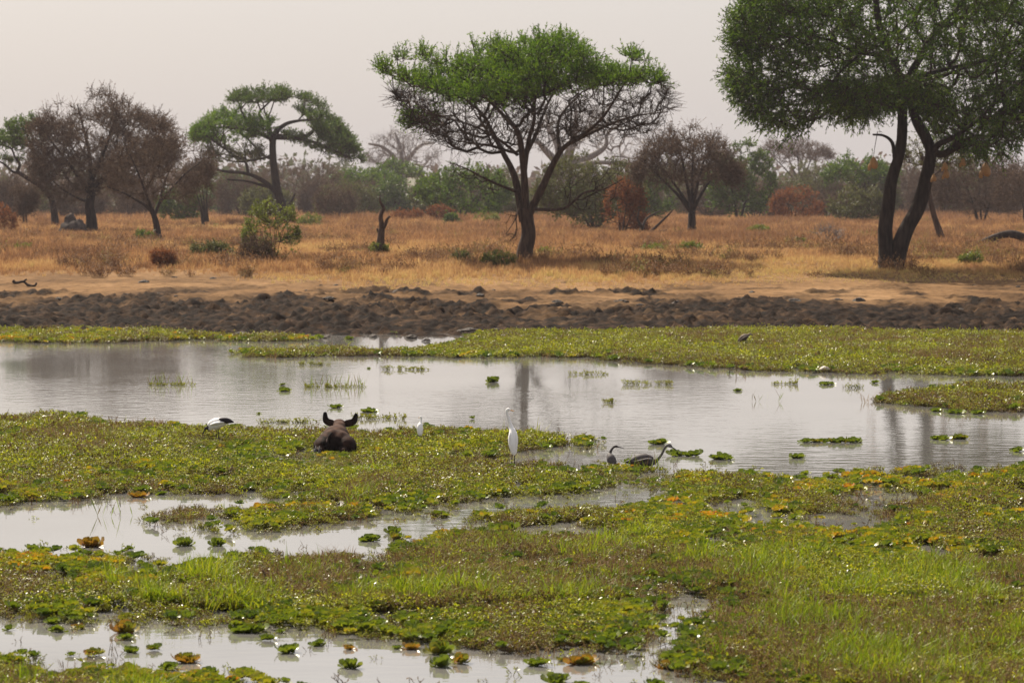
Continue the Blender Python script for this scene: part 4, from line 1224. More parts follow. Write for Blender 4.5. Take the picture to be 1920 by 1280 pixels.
GRASS = [gpoly(p) for p in (
    [(130, 1135), (160, 1085), (300, 1055), (450, 1015), (540, 1005), (650, 1036), (760, 1035), (850, 1004), (1000, 1004), (1200, 1000), (1400, 1040), (1600, 1052), (2200, 1060), (2300, 1400), (1560, 1300), (1400, 1262), (1250, 1245), (1300, 1210), (1390, 1185), (1260, 1130), (1000, 1140), (800, 1150), (600, 1152), (300, 1152)],
    [(-200, 1276), (280, 1276), (330, 1320), (-200, 1340)], [(-200, 778), (250, 792), (360, 800), (370, 840), (330, 862), (150, 872), (-200, 852)],
    [(1100, 640), (1400, 628), (2100, 635), (2100, 660), (1750, 682), (1200, 672)], [(880, 806), (1010, 812), (1118, 830), (1000, 843), (880, 842)], [(560, 905), (700, 880), (780, 915), (640, 950)])]
YELLOW = [gpoly(p) for p in (
    [(-200, 870), (300, 880), (330, 915), (140, 942), (-200, 955)], [(1040, 872), (1290, 886), (2150, 880), (2150, 1050), (1500, 1035), (1290, 960)], [(-200, 1026), (280, 1030), (260, 1110), (-200, 1120)],
    [(270, 955), (560, 944), (700, 960), (560, 990), (330, 980)], [(-150, 608), (420, 620), (620, 640), (-150, 645)], [(600, 855), (760, 850), (900, 870), (800, 900), (620, 890)], [(930, 955), (1290, 940), (1300, 985), (930, 985)])]

def zones(X, Y):
    wx = X + (fbm(X * .9, Y * .35, 301, 3) - .5) * 1.0
    wy = Y + (fbm(X * .7, Y * .3, 302, 3) - .5) * 2.6 * np.clip(Y / 70, .5, 1.3)
    c = np.zeros(X.shape, bool); g = c.copy(); yl = c.copy()
    sh = wy * .022                                   # plants stand above the water and hide a strip of it behind them
    for p in MATS: c |= inside(p, wx, wy) & inside(p, wx, wy + sh)
    for p in HOLES: c &= ~(inside(p, wx, wy) | inside(p, wx, wy + sh))
    right = (X > 2) & (Y < 60) & (Y > 47)
    hole = fbm(X * 1.1, Y * .33, 303, 4)
    c &= ~((hole < np.where(right, .415, .345)) & (Y < 100))
    for p in GRASS: g |= inside(p, wx, wy)
    for p in YELLOW: yl |= inside(p, wx, wy)
    return c, g & c, yl & c

def cover(X, Y):
    """how far a spot lies inside a mat (0..1) and a fine noise that lets flecks of water through"""
    fr = np.zeros(X.shape)
    for dx, dy in ((0, 0), (.28, .2), (-.28, -.2), (.12, -.8), (-.12, .8), (.4, .5), (-.4, -.5)):
        c_, g_, y_ = zones(X + dx, Y + dy)
        if dx == 0: g, yl = g_, y_
        fr += c_ / 7.0
    fl = .6 * fbm(X * 2.6, Y * 1.1, 320, 3) + .4 * fbm(X * .7, Y * .3, 321, 2)
    return fr, g, yl, fl

def matz(X, Y, g):
    return .004 + .03 * fbm(X * 1.5, Y * .8, 305, 3) + np.where(g, .01 + .12 * np.clip(fbm(X * .5, Y * .25, 306, 3) - .35, 0, 1), 0)

# soft base of roots and mud under the mats
yr = np.geomspace(30.5, 129, 540)
uc = np.arange(-.19, .1901, .0015)
UX, UY = np.meshgrid(uc, yr)
UX = UX * UY
fr, g, yl, fl = cover(UX, UY)
c = (fr > .93) & ((fl > .47) | (g & (fl > .30)))
Z = np.where(c, matz(UX, UY, g) - .01, -.03)
nr, nc = UX.shape
ii = (np.arange(nr - 1)[:, None] * nc + np.arange(nc - 1)[None])
keep = (c[:-1, :-1].astype(int) + c[1:, :-1] + c[:-1, 1:] + c[1:, 1:]) >= 2
ii = ii[keep]
Q = np.stack([ii, ii + 1, ii + nc + 1, ii + nc], -1)
used = np.unique(Q); rem = np.full(nr * nc, -1); rem[used] = np.arange(len(used))
M['matbase'] = plain_mat('mat_base', (.010, .008, .005), (.032, .026, .012), 5., .6, .4, .9)
tag(obj_link('plant_mat', mesh('plant_mat', np.stack([UX, UY, Z], -1).reshape(-1, 3)[used], rem[Q], M['matbase'], True)), 'matted roots and mud under the floating marsh plants', 'plant mat', kind='stuff')

def sample(n, y0, y1, power=1.0, umax=.185):
    """random points with more per square metre near the camera"""
    u = rng.uniform(-umax, umax, n)
    t = rng.uniform(0, 1, n)
    Y = y0 * (y1 / y0) ** t if power == 1 else (y0 ** power + (y1 ** power - y0 ** power) * t) ** (1 / power)
    return u * Y, Y

X, Y = sample(380000, 31, 129)
fr, g, yl, fl = cover(X, Y)
c = (rng.uniform(0, 1, len(X)) < fr ** 1.3 * np.clip((fl - np.where(g, .30, .36)) * 9, 0, 1))
X, Y, g, yl, fr = X[c], Y[c], g[c], yl[c], fr[c]
n = len(X)
z = matz(X, Y, g)
patch = fbm(X * .8, Y * .35, 310, 3)
dry = fbm(X * .45, Y * .3, 311, 3)
r = rng.uniform(0, 1, n)
clump = fbm(X * 1.6, Y * .75, 312, 3)
p_grass = np.where(g, np.where(Y < 60, np.clip(.34 + 1.1 * (clump - .45), .05, .8), .26), .05)
p_pist = np.where(yl, .36, np.where(fr < .75, .34, np.where(g, .03, .17))) * np.clip((patch - .3) * 3.2, 0.05, 1.6)
kind = np.where(r < p_grass, 0, np.where(r < p_grass + p_pist, 1, 2))
kind = np.where((rng.uniform(0, 1, n) < np.where(g, .38, .1) * (dry > .52)), 3, kind)
low = np.ones(n)
for px_, py_, w_, k_ in ((628, 850, .62, .45), (961, 872, .22, .5), (788, 828, .2, .75), (405, 830, .42, .5), (1150, 878, .25, .55), (1210, 880, .5, .55), (1396, 648, .5, .6)):
    q_ = flat(px_, py_)
    near_ = (np.abs(X - q_[0]) < w_) & (Y < q_[1] + .5) & (Y > q_[1] - 5)
    low = np.where(near_, k_, low)
    kind = np.where(near_ & (kind != 1), 2, kind)
far_s = np.clip(Y / 60, .85, 1.35)
P3 = np.stack([X, Y, z], -1)
rz = rng.uniform(0, 6.28, n)
def tint(base, amp): return np.clip(base + rng.normal(0, amp, n), 0, 1)
m = kind == 0
scatter('marsh_grass', 'bright green marsh grass growing on the floating mats', 'grass', [blades(k_, h_, sp_, .015, ln_, M['grass_i'], 'grass_tuft') for k_, h_, sp_, ln_ in ((13, .24, .10, .5), (9, .28, .08, .8), (16, .15, .13, .6), (11, .2, .1, 1.0), (7, .34, .08, .6))],
        P3[m], rz[m], (far_s * rng.uniform(.45, 1.35, n) * np.clip(.35 + 1.35 * (clump - .1), .4, 1.5) * np.where(g, np.where(Y > 62, .75, 1), .6) * low * (.45 + .55 * fr))[m], tint(.64 - 1.3 * np.clip(dry - .52, 0, 1) + .6 * (clump - .5), .16)[m], .2)
m = kind == 1
scatter('water_lettuce_mat', 'green and yellow water lettuce packed into the floating mats', 'water plants', [rosette(13, .115, M['pistia_i'], 'rosette', 20 + k) for k in range(4)],
        P3[m] + np.array([0, 0, .05]), rz[m], (np.clip(far_s, .9, 1.5) * rng.uniform(.4, 1.3, n) * low)[m], tint(np.where(yl, .40 + 1.3 * (vnoise(X * 2.2, Y * 1.1, 315) - .5) * .6 + .7 * (patch - .45), .22 + .9 * (patch - .5)), .16)[m], .15)
m = kind == 2
scatter('marsh_herb', 'low glossy leaved herbs creeping over the floating mats', 'marsh plants', [herb(14, .12, .13, .04, .018, M['herb_i'], 'herb_tuft', 7) for _ in range(4)],
        P3[m], rz[m], (far_s * rng.uniform(.6, 1.4, n) * low * (.5 + .5 * fr))[m], tint(.5 + .5 * (patch - .5) - .4 * np.clip(dry - .5, 0, 1), .12)[m], .2)
m = kind == 3
scatter('dead_marsh_stalks', 'brown dead stalks tangled through the marsh grass', 'dead grass', [blades(14, .2, .12, .008, .9, M['dead_i'], 'dead_tuft') for _ in range(3)],
        P3[m], rz[m], (far_s * rng.uniform(.7, 1.3, n))[m], tint(.5, .2)[m], .2)
# ragged fringe of sprigs in the water next to the mats
X, Y = sample(60000, 31, 126)
c, g, yl = zones(X, Y)
c2 = zones(X + rng.normal(0, .35, len(X)), Y + rng.normal(0, 1.0, len(X)))[0]
m = ~c & c2 & (rng.uniform(0, 1, len(X)) < .35)
n = int(m.sum())
scatter('water_fringe', 'sparse sprigs standing in the shallow water beside the mats', 'marsh plants', [herb(4, .14, .12, .045, .014, M['dead_i'], 'sprig', 3, 2.) for _ in range(2)] + [herb(5, .1, .12, .05, .02, M['herb_i'], 'sprig', 4) for _ in range(2)],
        np.stack([X[m], Y[m], np.full(n, .0)], -1), rng.uniform(0, 6.28, n), rng.uniform(.6, 1.3, n) * np.clip(Y[m] / 60, .8, 1.5), rng.uniform(.3, .6, n), .3)

# tan savanna grass
X, Y = sample(110000, 152, 430, .1, .19)
X2, Y2 = sample(45000, 420, 1150, .1, .19)
X, Y = np.concatenate([X, X2]), np.concatenate([Y, Y2])
edge = 163 + (fbm(X * .1, Y * 0, 401, 3) - .5) * 14 + np.where(X < -8, 6, 0) - np.clip(1 - np.abs(X - 6) / 14, 0, 1) * 7
dens = fbm(X * .14, Y * .06, 402, 4)
keep = (Y > edge + rng.normal(0, 2.0, len(X))) & (dens + rng.uniform(-.2, .2, len(X)) > .36)
X, Y, dens = X[keep], Y[keep], dens[keep]
n = len(X)
big = fbm(X * .06, Y * .04, 403, 3)
scatter('dry_grass', 'tall tan and orange dry grass covering the savanna', 'grass', [blades(20, .62, .28, .03, .35, M['dry_i'], 'dry_tuft') for _ in range(4)],
        np.stack([X, Y, ground_h(X, Y)], -1), rng.uniform(0, 6.28, n), rng.uniform(.5, 1.15, n) * np.clip(.55 + (big - .3) * 1.6, .5, 1.3) * np.clip((Y - edge[keep] + 4) / 18, .4, 1) * np.clip(Y / 230, .9, 2.4),
        np.clip(.95 - 1.0 * big - .7 * (fbm(X * .5, Y * .2, 405, 3) - .5) - np.clip((Y - 200) / 500, 0, .2) + np.clip((175 - Y) / 40, 0, .25) + rng.normal(0, .13, n), 0, 1), .12)

X, Y = sample(9000, 165, 420, .1, .19)
k = (fbm(X * .3, Y * .12, 411, 3) > .57) & (Y > 168)
X, Y = X[k], Y[k]
n = len(X)
M['weed_i'] = leaf_mat('dry_weed', [(0, (.11, .055, .028)), (.5, (.2, .105, .05)), (.8, (.25, .16, .06)), (1, (.17, .17, .04))], .35, .7, .1, True, .4)
scatter('dry_weeds', 'rust brown dry weeds standing among the tan grass', 'weeds', [herb(22, .75, .28, .16, .05, M['weed_i'], 'weed', 7, 2.0) for _ in range(3)],
        np.stack([X, Y, ground_h(X, Y)], -1), rng.uniform(0, 6.28, n), rng.uniform(.5, 1.3, n), np.clip(rng.normal(.4, .25, n), 0, 1), .15)

# ------------------------------------------------------------------ single floating plants
M['pist_green'] = leaf_mat('lettuce_green', [(0, (.06, .09, .007)), (.5, (.125, .165, .009)), (1, (.23, .23, .014))], .35, .38, .5)
M['pist_yellow'] = leaf_mat('lettuce_yellow', [(0, (.08, .10, .009)), (.5, (.17, .165, .011)), (1, (.32, .2, .01))], .35, .38, .5)
M['pist_orange'] = leaf_mat('lettuce_orange', [(0, (.11, .10, .01)), (.45, (.25, .14, .01)), (1, (.30, .085, .01))], .35, .38, .5)
RM = {c_: [rosette(14, .13, M['pist_' + c_], 'rosette', 60 + k) for k in range(3)] for c_ in ('green', 'yellow', 'orange')}
FLOAT = [  # photo px, py, width px, colour mix, label
    (924, 716, 24, 'g', 'small flat green water lettuce afloat above the tall white egret'),
    (886, 785, 10, 'g', 'tiny green water lettuce on open water left of the tall white egret head'),
    (1384, 733, 18, 'g', 'small green water lettuce alone on open water below the hunched brown bird'),
    (1550, 721, 36, 'g', 'green water lettuce clump left of the right hand island tip'),
    (1640, 718, 16, 'g', 'small green water lettuce above the right hand island tip'),
    (1558, 829, 122, 'gy', 'long green water lettuce raft on open water right of the herons'),
    (1495, 858, 34, 'g', 'green water lettuce just below the long raft'),
    (1354, 861, 52, 'g', 'green water lettuce raft near the mat edge right of the herons'),
    (1284, 854, 66, 'g', 'green water lettuce raft right behind the larger heron'),
    (1232, 833, 40, 'gy', 'green and yellow water lettuce behind the larger heron neck'),
    (1762, 824, 40, 'gy', 'yellow green water lettuce, left of the pair far right of the long raft'),
    (1800, 823, 34, 'y', 'yellow water lettuce, right of the pair far right of the long raft'),
    (1755, 771, 22, 'g', 'leftmost of three green water lettuces below the right hand island'),
    (1792, 775, 40, 'g', 'middle of three green water lettuces below the right hand island'),
    (1834, 776, 28, 'g', 'rightmost of three green water lettuces below the right hand island'),
    (1908, 846, 26, 'g', 'green water lettuce on open water cut by the right edge'),
    (630, 764, 30, 'g', 'green water lettuce above the ears of the lying antelope'),
    (690, 772, 34, 'g', 'green water lettuce right of the antelope ears'),
    (486, 776, 10, 'g', 'tiny water lettuce on open water between ibis and antelope'),
    (534, 733, 24, 'g', 'green water lettuce, larger of two on open water up left of the antelope'),
    (530, 722, 13, 'g', 'green water lettuce, smaller of two on open water up left of the antelope'),
    (692, 691, 10, 'g', 'tiny green water lettuce just under the far mat'),
    (258, 931, 44, 'o', 'orange water lettuce floating in the left channel'),
    (304, 927, 22, 'g', 'small green water lettuce right of the orange one in the left channel'),
    (170, 1025, 44, 'o', 'upright orange water lettuce at the lower edge of the left channel'),
    (242, 1030, 24, 'y', 'yellow water lettuce between the orange one and the green square clump'),
    (345, 1022, 36, 'g', 'tall square green water lettuce at the lower edge of the left channel'),
    (408, 1022, 32, 'g', 'green water lettuce beside the tall square clump'),
    (694, 1014, 48, 'g', 'flat green water lettuce in the middle channel'),
    (738, 1000, 30, 'g', 'round upright green water lettuce in the middle channel'),
    (744, 1010, 26, 'y', 'yellow water lettuce touching the round upright one'),
    (940, 997, 64, 'gy', 'long green water lettuce raft under the tall white egret reflection'),
    (826, 969, 36, 'y', 'yellow water lettuce in the middle channel left of the egret reflection'),
    (896, 969, 28, 'y', 'yellow green water lettuce in the channel below the tall white egret'),
    (98, 1168, 32, 'g', 'green water lettuce, upper of a stacked pair in the lower left pool'),
    (104, 1184, 34, 'g', 'green water lettuce, lower of a stacked pair in the lower left pool'),
    (148, 1178, 30, 'o', 'orange water lettuce right of the stacked pair'),
    (18, 1180, 26, 'g', 'green water lettuce at the left edge of the lower pool'),
    (56, 1166, 9, 'y', 'tiny yellow water lettuce at the top of the lower left pool'),
    (238, 1164, 36, 'y', 'upright yellow green water lettuce at the far edge of the lower left pool'),
    (234, 1186, 44, 'o', 'orange water lettuce below the upright yellow green one'),
    (238, 1198, 30, 'g', 'green water lettuce under the orange one in the lower left pool'),
    (246, 1222, 38, 'g', 'green water lettuce with long leaves above the bottom left grass'),
    (288, 1218, 34, 'y', 'yellow water lettuce right of the long leaved green one'),
    (174, 1228, 40, 'oy', 'orange and green water lettuce above the bottom left grass'),
    (134, 1230, 24, 'g', 'small green water lettuce left of the orange and green one'),
    (350, 1240, 62, 'o', 'wide orange water lettuce raft above the brown bottom mat'),
    (318, 1254, 42, 'g', 'green water lettuce just left of the brown bottom mat'),
    (466, 1184, 74, 'gy', 'long yellow green water lettuce raft in the middle of the lower pool'),
    (526, 1186, 22, 'g', 'small green water lettuce right of the long yellow green raft'),
    (502, 1200, 32, 'g', 'green water lettuce below the long yellow green raft'),
    (540, 1222, 50, 'g', 'green water lettuce raft in the middle of the lower pool'),
    (596, 1210, 34, 'g', 'round green water lettuce right of the green raft'),
    (584, 1168, 66, 'y', 'yellow water lettuce raft at the far edge of the lower pool'),
    (640, 1182, 44, 'o', 'orange and green water lettuce right of the yellow raft'),
    (654, 1216, 28, 'o', 'small orange water lettuce in the centre of the lower pool'),
    (656, 1252, 42, 'g', 'upright green water lettuce near the bottom centre'),
    (744, 1216, 24, 'g', 'green water lettuce, left of a touching pair near the bottom centre'),
    (772, 1216, 36, 'o', 'rusty water lettuce, right of a touching pair near the bottom centre'),
    (822, 1224, 44, 'y', 'yellow water lettuce behind the tall green one at bottom centre'),
    (824, 1248, 40, 'g', 'tall green water lettuce at bottom centre'),
    (866, 1242, 32, 'o', 'upright orange edged water lettuce right of the tall green one'),
    (1006, 1247, 44, 'g', 'green water lettuce near a bare twig in the bottom pool'),
    (1052, 1238, 22, 'y', 'small yellow water lettuce left of the orange and green raft'),
    (1090, 1243, 62, 'o', 'orange and green water lettuce raft in the bottom pool'),
    (1264, 1252, 62, 'oy', 'rusty green water lettuce raft at the right end of the bottom pool'),
    (1046, 1279, 52, 'g', 'green water lettuce cut by the bottom edge'),
    (730, 626, 30, 'gy', 'yellow green water lettuce by the far muddy shore'),
    (655, 636, 18, 'g', 'small green water lettuce by the far muddy shore, left one'),
]
for k, (px, py, w, mix, lb) in enumerate(FLOAT):
    p = flat(px, py)
    r_ = thing('water_lettuce', lb, 'water plant', p, 'water lettuces afloat on open water')
    wm = w * p[1] / F_PX
    nros = max(1, int(round((wm / .2) * 1.7)))
    rad = min(.15, wm * .5)
    pool = {'g': ['green'], 'y': ['yellow', 'green'], 'o': ['orange', 'yellow', 'orange', 'green'], 'gy': ['green', 'green', 'yellow'], 'oy': ['orange', 'yellow', 'green']}[mix]
    rr = np.random.default_rng(k)
    for j in range(nros):
        col = pool[j % len(pool)]
        o = obj_link('rosette', RM[col][rr.integers(0, 3)], r_)
        t = (j + .5) / nros * 2 - 1
        sc_ = rad / .13 * rr.uniform(.8, 1.15) * (1.1 if 'upright' in lb or 'tall' in lb else 1)
        o.location = (t * max(0, wm / 2 - rad * .6), rr.uniform(-.25, .25) * min(wm, .5), rr.uniform(0, .015))
        o.scale = (sc_, sc_, sc_ * (1.3 if 'upright' in lb or 'tall' in lb else rr.uniform(.75, 1.0)))
        o.rotation_euler = (rr.normal(0, .12), rr.normal(0, .12), rr.uniform(0, 6.28))

M['sprig'] = leaf_mat('sprig_leaf', ramp_herb, .4, .6, .2)
M['reed'] = leaf_mat('reed_blade', ramp_grass, .4, .4, .5)
TUFT = [(320, 722, 84, 1, 'low grassy tuft standing in open water at the left'), (590, 684, 62, 0, 'thin herb tuft just under the far mat left of centre'), (628, 726, 112, 1, 'long grassy tuft in open water above the antelope'),
        (760, 693, 84, 0, 'herb tuft in open water left of the acacia reflection'), (1104, 702, 72, 0, 'herb tuft in open water right of the acacia reflection'), (1214, 721, 90, 0, 'sparse herb tuft below the far mat at centre right'),
        (1445, 752, 80, 2, 'few thin reed blades standing in open water below the far mat'), (1600, 727, 34, 0, 'dark sprig tuft beside the water lettuce left of the right hand island'), (545, 792, 110, 0, 'long herb tuft strip left of the antelope ears'),
        (705, 785, 110, 0, 'herb tuft strip right of the antelope ears'), (1475, 720, 50, 0, 'sprigs standing in water under the right hand mat'), (190, 968, 130, 2, 'dark thin twigs breaking the surface of the left channel'), (1145, 755, 26, 0, 'tiny dark sprigs in the middle of open water'),
        (1152, 880, 60, 0, 'herb tuft in front of the smaller upright heron'), (1208, 884, 84, 1, 'grassy tuft in front of the larger heron')]
for k, (px, py, w, ty, lb) in enumerate(TUFT):
    p = flat(px, py)
    r_ = thing('water_weed', lb, 'water plant', p, 'weed tufts standing in open water')
    wm = w * p[1] / F_PX
    if ty in (0, 1):
        nn = max(4, int(wm / .035))
        parts = [herb(3, .14 if ty == 0 else .1, .06, .07, .03, M['sprig'], 'tmp', 4, 1.6) for _ in range(3)]
        VV, FF = [], []
        for j in range(nn):
            s_ = parts[j % 3]
            v = np.empty(len(s_.vertices) * 3, np.float32); s_.vertices.foreach_get("co", v)
            q = np.array([list(pl.vertices) for pl in s_.polygons])
            t = rng.uniform(-1, 1)
            VV.append((v.reshape(-1, 3) * rng.uniform(.6, 1.1) + np.array([t * wm / 2, rng.normal(0, wm * .1), .0]), q))
        v, f = join(VV)
        tag(obj_link('leaf_tangle', mesh('leaf_tangle', v, f, M['sprig'], False, {"tint": np.repeat(rng.uniform(.3, .75, len(v) // 4 + 1), 4)[:len(v)]}), r_), kind='stuff')
    if ty in (1, 2):
        nn = int(wm / (.03 if ty == 1 else .09))
        B = np.stack([rng.uniform(-.5, .5, nn) * wm, rng.normal(0, wm * .1, nn), np.full(nn, -.02)], -1)
        D = unit(np.stack([rng.normal(0, .35, nn), rng.normal(0, .35, nn), np.ones(nn)], -1))
        v, f = leaves(B, D, rng.uniform(.2, .5, nn), rng.uniform(.012, .02, nn))
        tag(obj_link('blade_tangle', mesh('blade_tangle', v, f, M['reed'], False, {"tint": np.repeat(rng.uniform(.1, .8, nn), 4)}), r_), kind='stuff')

# ------------------------------------------------------------------ animals
M['white_feather'] = attr_mat('white_feather', [(0, (.015, .012, .016)), (.45, (.02, .016, .02)), (.55, (.72, .71, .70)), (1, (.82, .81, .79))], rough=.75, spec=.2, nscale=40, namp=.12)
M['grey_feather'] = attr_mat('grey_feather', [(0, (.018, .015, .017)), (.35, (.055, .045, .046)), (.65, (.13, .12, .12)), (1, (.45, .43, .4))], rough=.7, spec=.25, nscale=28, namp=.35)
M['brown_feather'] = attr_mat('brown_feather', [(0, (.025, .018, .014)), (.5, (.10, .07, .05)), (1, (.3, .25, .2))], rough=.8, spec=.2, nscale=20, namp=.35)
M['bill_dark'] = plain_mat('bill_dark', (.02, .018, .018), None, 20, .4)
M['bill_orange'] = plain_mat('bill_orange', (.5, .22, .03), None, 20, .45)
M['leg_dark'] = plain_mat('leg_dark', (.02, .018, .016), None, 20, .6)
M['eye'] = plain_mat('eye', (.012, .01, .008), None, 20, .1, .6)

def bird(name, label, px, py, spine, mat, tint_fn, bill, legs, bill_mat, eye=None, group=None, rz=0.0, wings=None, tilt=0, lat=1.0):
    """spine: [(x, depth, z, half width, half height)] from tail to head in metres, facing along the spine"""
    p = flat(px, py) + np.array([0, 0, {'heron': -.07, 'ibis': .12}.get(name, .06)])
    r_ = thing(name, label, 'bird', p, group, rz)
    S = catmull(np.array(spine, float), 5)
    v, f = loft(S[:, :3], np.maximum(S[:, 3], .004) * (1.15 if name == 'heron' else 1), np.maximum(S[:, 4], .004) * (1.15 if name == 'heron' else 1), sides=14, up=(0, 1, 0) if tilt else (0, 0, 1))
    t = tint_fn(v)
    obj_link('body', mesh('body', v, f, mat, True, {"tint": t}), r_)
    B = catmull(np.array(bill, float), 4)
    v, f = loft(B[:, :3], B[:, 3], sides=7)
    obj_link('bill', mesh('bill', v, f, bill_mat, True), r_)
    for lg in legs:
        L = catmull(np.array(lg, float), 3)
        v, f = loft(L, np.full(len(L), .009), sides=6)
        foot = L[-1]
        toes = [loft(np.array([foot, foot + np.array([dx, dy, -.004])]), np.array([.006, .003]), sides=4) for dx, dy in ((.05, .02), (.05, -.03), (-.03, 0))]
        v, f = join([(v, f)] + toes)
        obj_link('leg', mesh('leg', v, f, M['leg_dark'], True), r_)
    for w in (wings or []):
        W = catmull(np.array(w[0], float), 5)
        v, f = loft(W[:, :3], W[:, 3], W[:, 4], sides=10, up=(0, 1, 0))
        obj_link('wing', mesh('wing', v, f, w[1], True, {"tint": w[2](v)}), r_)
    if eye:
        for sy in (-1, 1):
            ex, ey, ez, er = eye
            v, f = loft(np.array([[ex, ey + sy * er * 1.2 - er, ez], [ex, ey + sy * er * 1.2, ez], [ex, ey + sy * er * 1.2 + er, ez]]) + 0, np.array([er * .3, er, er * .3]), sides=6)
            obj_link('eye', mesh('eye', v, f, M['eye'], True), r_)
    return r_

wh = lambda v: np.full(len(v), .9)
# tall white egret
bird('egret', 'tall slender white egret standing upright on the edge of the mat', 961, 872,
     [(.03, -.08, .13, .012, .02), (.025, -.08, .18, .05, .06), (.015, -.06, .30, .078, .10), (.012, -.02, .44, .086, .11), (.005, .02, .55, .07, .09), (-.02, .05, .625, .046, .052), (-.045, .06, .70, .033, .033), (-.075, .06, .80, .027, .027),
      (-.10, .06, .885, .025, .025), (-.105, .06, .935, .027, .027), (-.085, .06, .967, .032, .032), (-.058, .06, .962, .026, .026), (-.04, .06, .955, .012, .012)],
     M['white_feather'], wh, [(-.045, .06, .957, .012), (0, .06, .948, .008), (.035, .06, .94, .002)], [[(-.005, -.01, .24), (-.01, 0, .1), (-.015, 0, -.02)], [(.035, -.01, .24), (.038, 0, .1), (.035, -.02, -.02)]], M['bill_orange'], (-.07, .06, .972, .007), tilt=1,
     wings=[([(-.045, -.03, .56, .01, .02), (-.06, -.06, .45, .022, .075), (-.045, -.085, .3, .022, .065), (.0, -.1, .15, .008, .02)], M['white_feather'], wh), ([(.065, -.03, .56, .01, .02), (.078, -.06, .45, .022, .075), (.07, -.085, .3, .022, .065), (.04, -.1, .14, .008, .02)], M['white_feather'], wh)])
# small white egret
bird('egret', 'small white egret half hidden in the grass between antelope and tall egret', 788, 828,
     [(.0, -.06, .06, .01, .02), (0, -.06, .1, .045, .05), (-.005, -.03, .18, .06, .075), (-.005, 0, .27, .055, .065), (.005, .02, .32, .03, .035), (.015, .03, .37, .018, .02), (.02, .03, .405, .017, .018), (.018, .03, .43, .021, .021), (.005, .03, .44, .02, .02), (-.015, .03, .432, .01, .01)],
     M['white_feather'], wh, [(-.012, .03, .433, .009), (-.03, .03, .428, .006), (-.045, .03, .422, .002)], [[(-.02, 0, .12), (-.02, 0, -.02)], [(.02, 0, .12), (.022, 0, -.02)]], M['bill_orange'], (.0, .03, .443, .006), tilt=1,
     wings=[([(-.045, -.02, .28, .008, .02), (-.055, -.04, .2, .014, .05), (-.02, -.08, .07, .006, .015)], M['white_feather'], wh), ([(.038, -.02, .28, .008, .02), (.048, -.04, .2, .014, .05), (.015, -.08, .07, .006, .015)], M['white_feather'], wh)])
# ibis
bl = lambda v: np.where((v[:, 0] < -.145) & (v[:, 2] < .235), .1, .9)
bird('ibis', 'white ibis with black head and tail plumes probing down left', 405, 830,
     [(.34, 0, .325, .01, .01), (.26, 0, .315, .04, .035), (.14, 0, .30, .09, .085), (.02, 0, .275, .115, .115), (-.08, 0, .235, .10, .105), (-.14, 0, .185, .055, .06), (-.165, -.01, .175, .032, .032), (-.185, -.02, .188, .026, .026), (-.205, -.03, .175, .028, .028), (-.22, -.035, .15, .022, .022)],
     M['white_feather'], bl, [(-.218, -.035, .155, .016), (-.245, -.04, .10, .011), (-.262, -.045, .05, .008), (-.285, -.05, .0, .004)], [[(.03, -.03, .2), (.06, -.03, .1), (.05, -.03, -.02)], [(.0, .04, .2), (.02, .04, .1), (.0, .04, -.02)]], M['bill_dark'], (-.205, -.03, .182, .007), group=None,
     wings=[([(.07, -.075, .375, .012, .02), (.15, -.075, .35, .05, .06), (.25, -.05, .33, .055, .055), (.36, 0, .30, .012, .015)], M['white_feather'], lambda v: np.full(len(v), .15)),
            ([(-.1, -.09, .25, .02, .03), (.0, -.105, .285, .03, .075), (.12, -.085, .3, .025, .06), (.22, -.05, .31, .008, .02)], M['white_feather'], wh)])
gr = lambda v: np.clip(.38 + .3 * (v[:, 1] < -.05) * (np.sin(v[:, 0] * 30) * .5 + .3), 0, 1)
# herons
bird('heron', 'dark heron with upright neck, left of the pair in the shallow water', 1148, 878,
     [(.02, -.12, .06, .02, .02), (.01, -.1, .14, .06, .06), (-.02, -.05, .24, .075, .08), (-.045, 0, .31, .05, .055), (-.04, .02, .35, .028, .03), (-.015, .02, .41, .02, .02), (.02, .02, .455, .017, .017), (.06, .02, .475, .021, .022), (.085, .02, .47, .018, .02), (.105, .02, .465, .01, .01)],
     M['grey_feather'], lambda v: np.where(v[:, 2] > .36, .3, .42), [(.1, .02, .466, .012), (.16, .02, .452, .008), (.225, .02, .435, .002)], [[(-.01, -.03, .14), (-.01, -.03, -.1)], [(.03, -.05, .14), (.03, -.05, -.1)]], M['bill_dark'], (.078, .02, .48, .006), tilt=1, group='herons in the shallows',
     wings=[([(-.06, -.03, .3, .01, .02), (-.075, -.07, .22, .02, .055), (-.02, -.13, .07, .008, .02)], M['grey_feather'], lambda v: np.full(len(v), .25))])
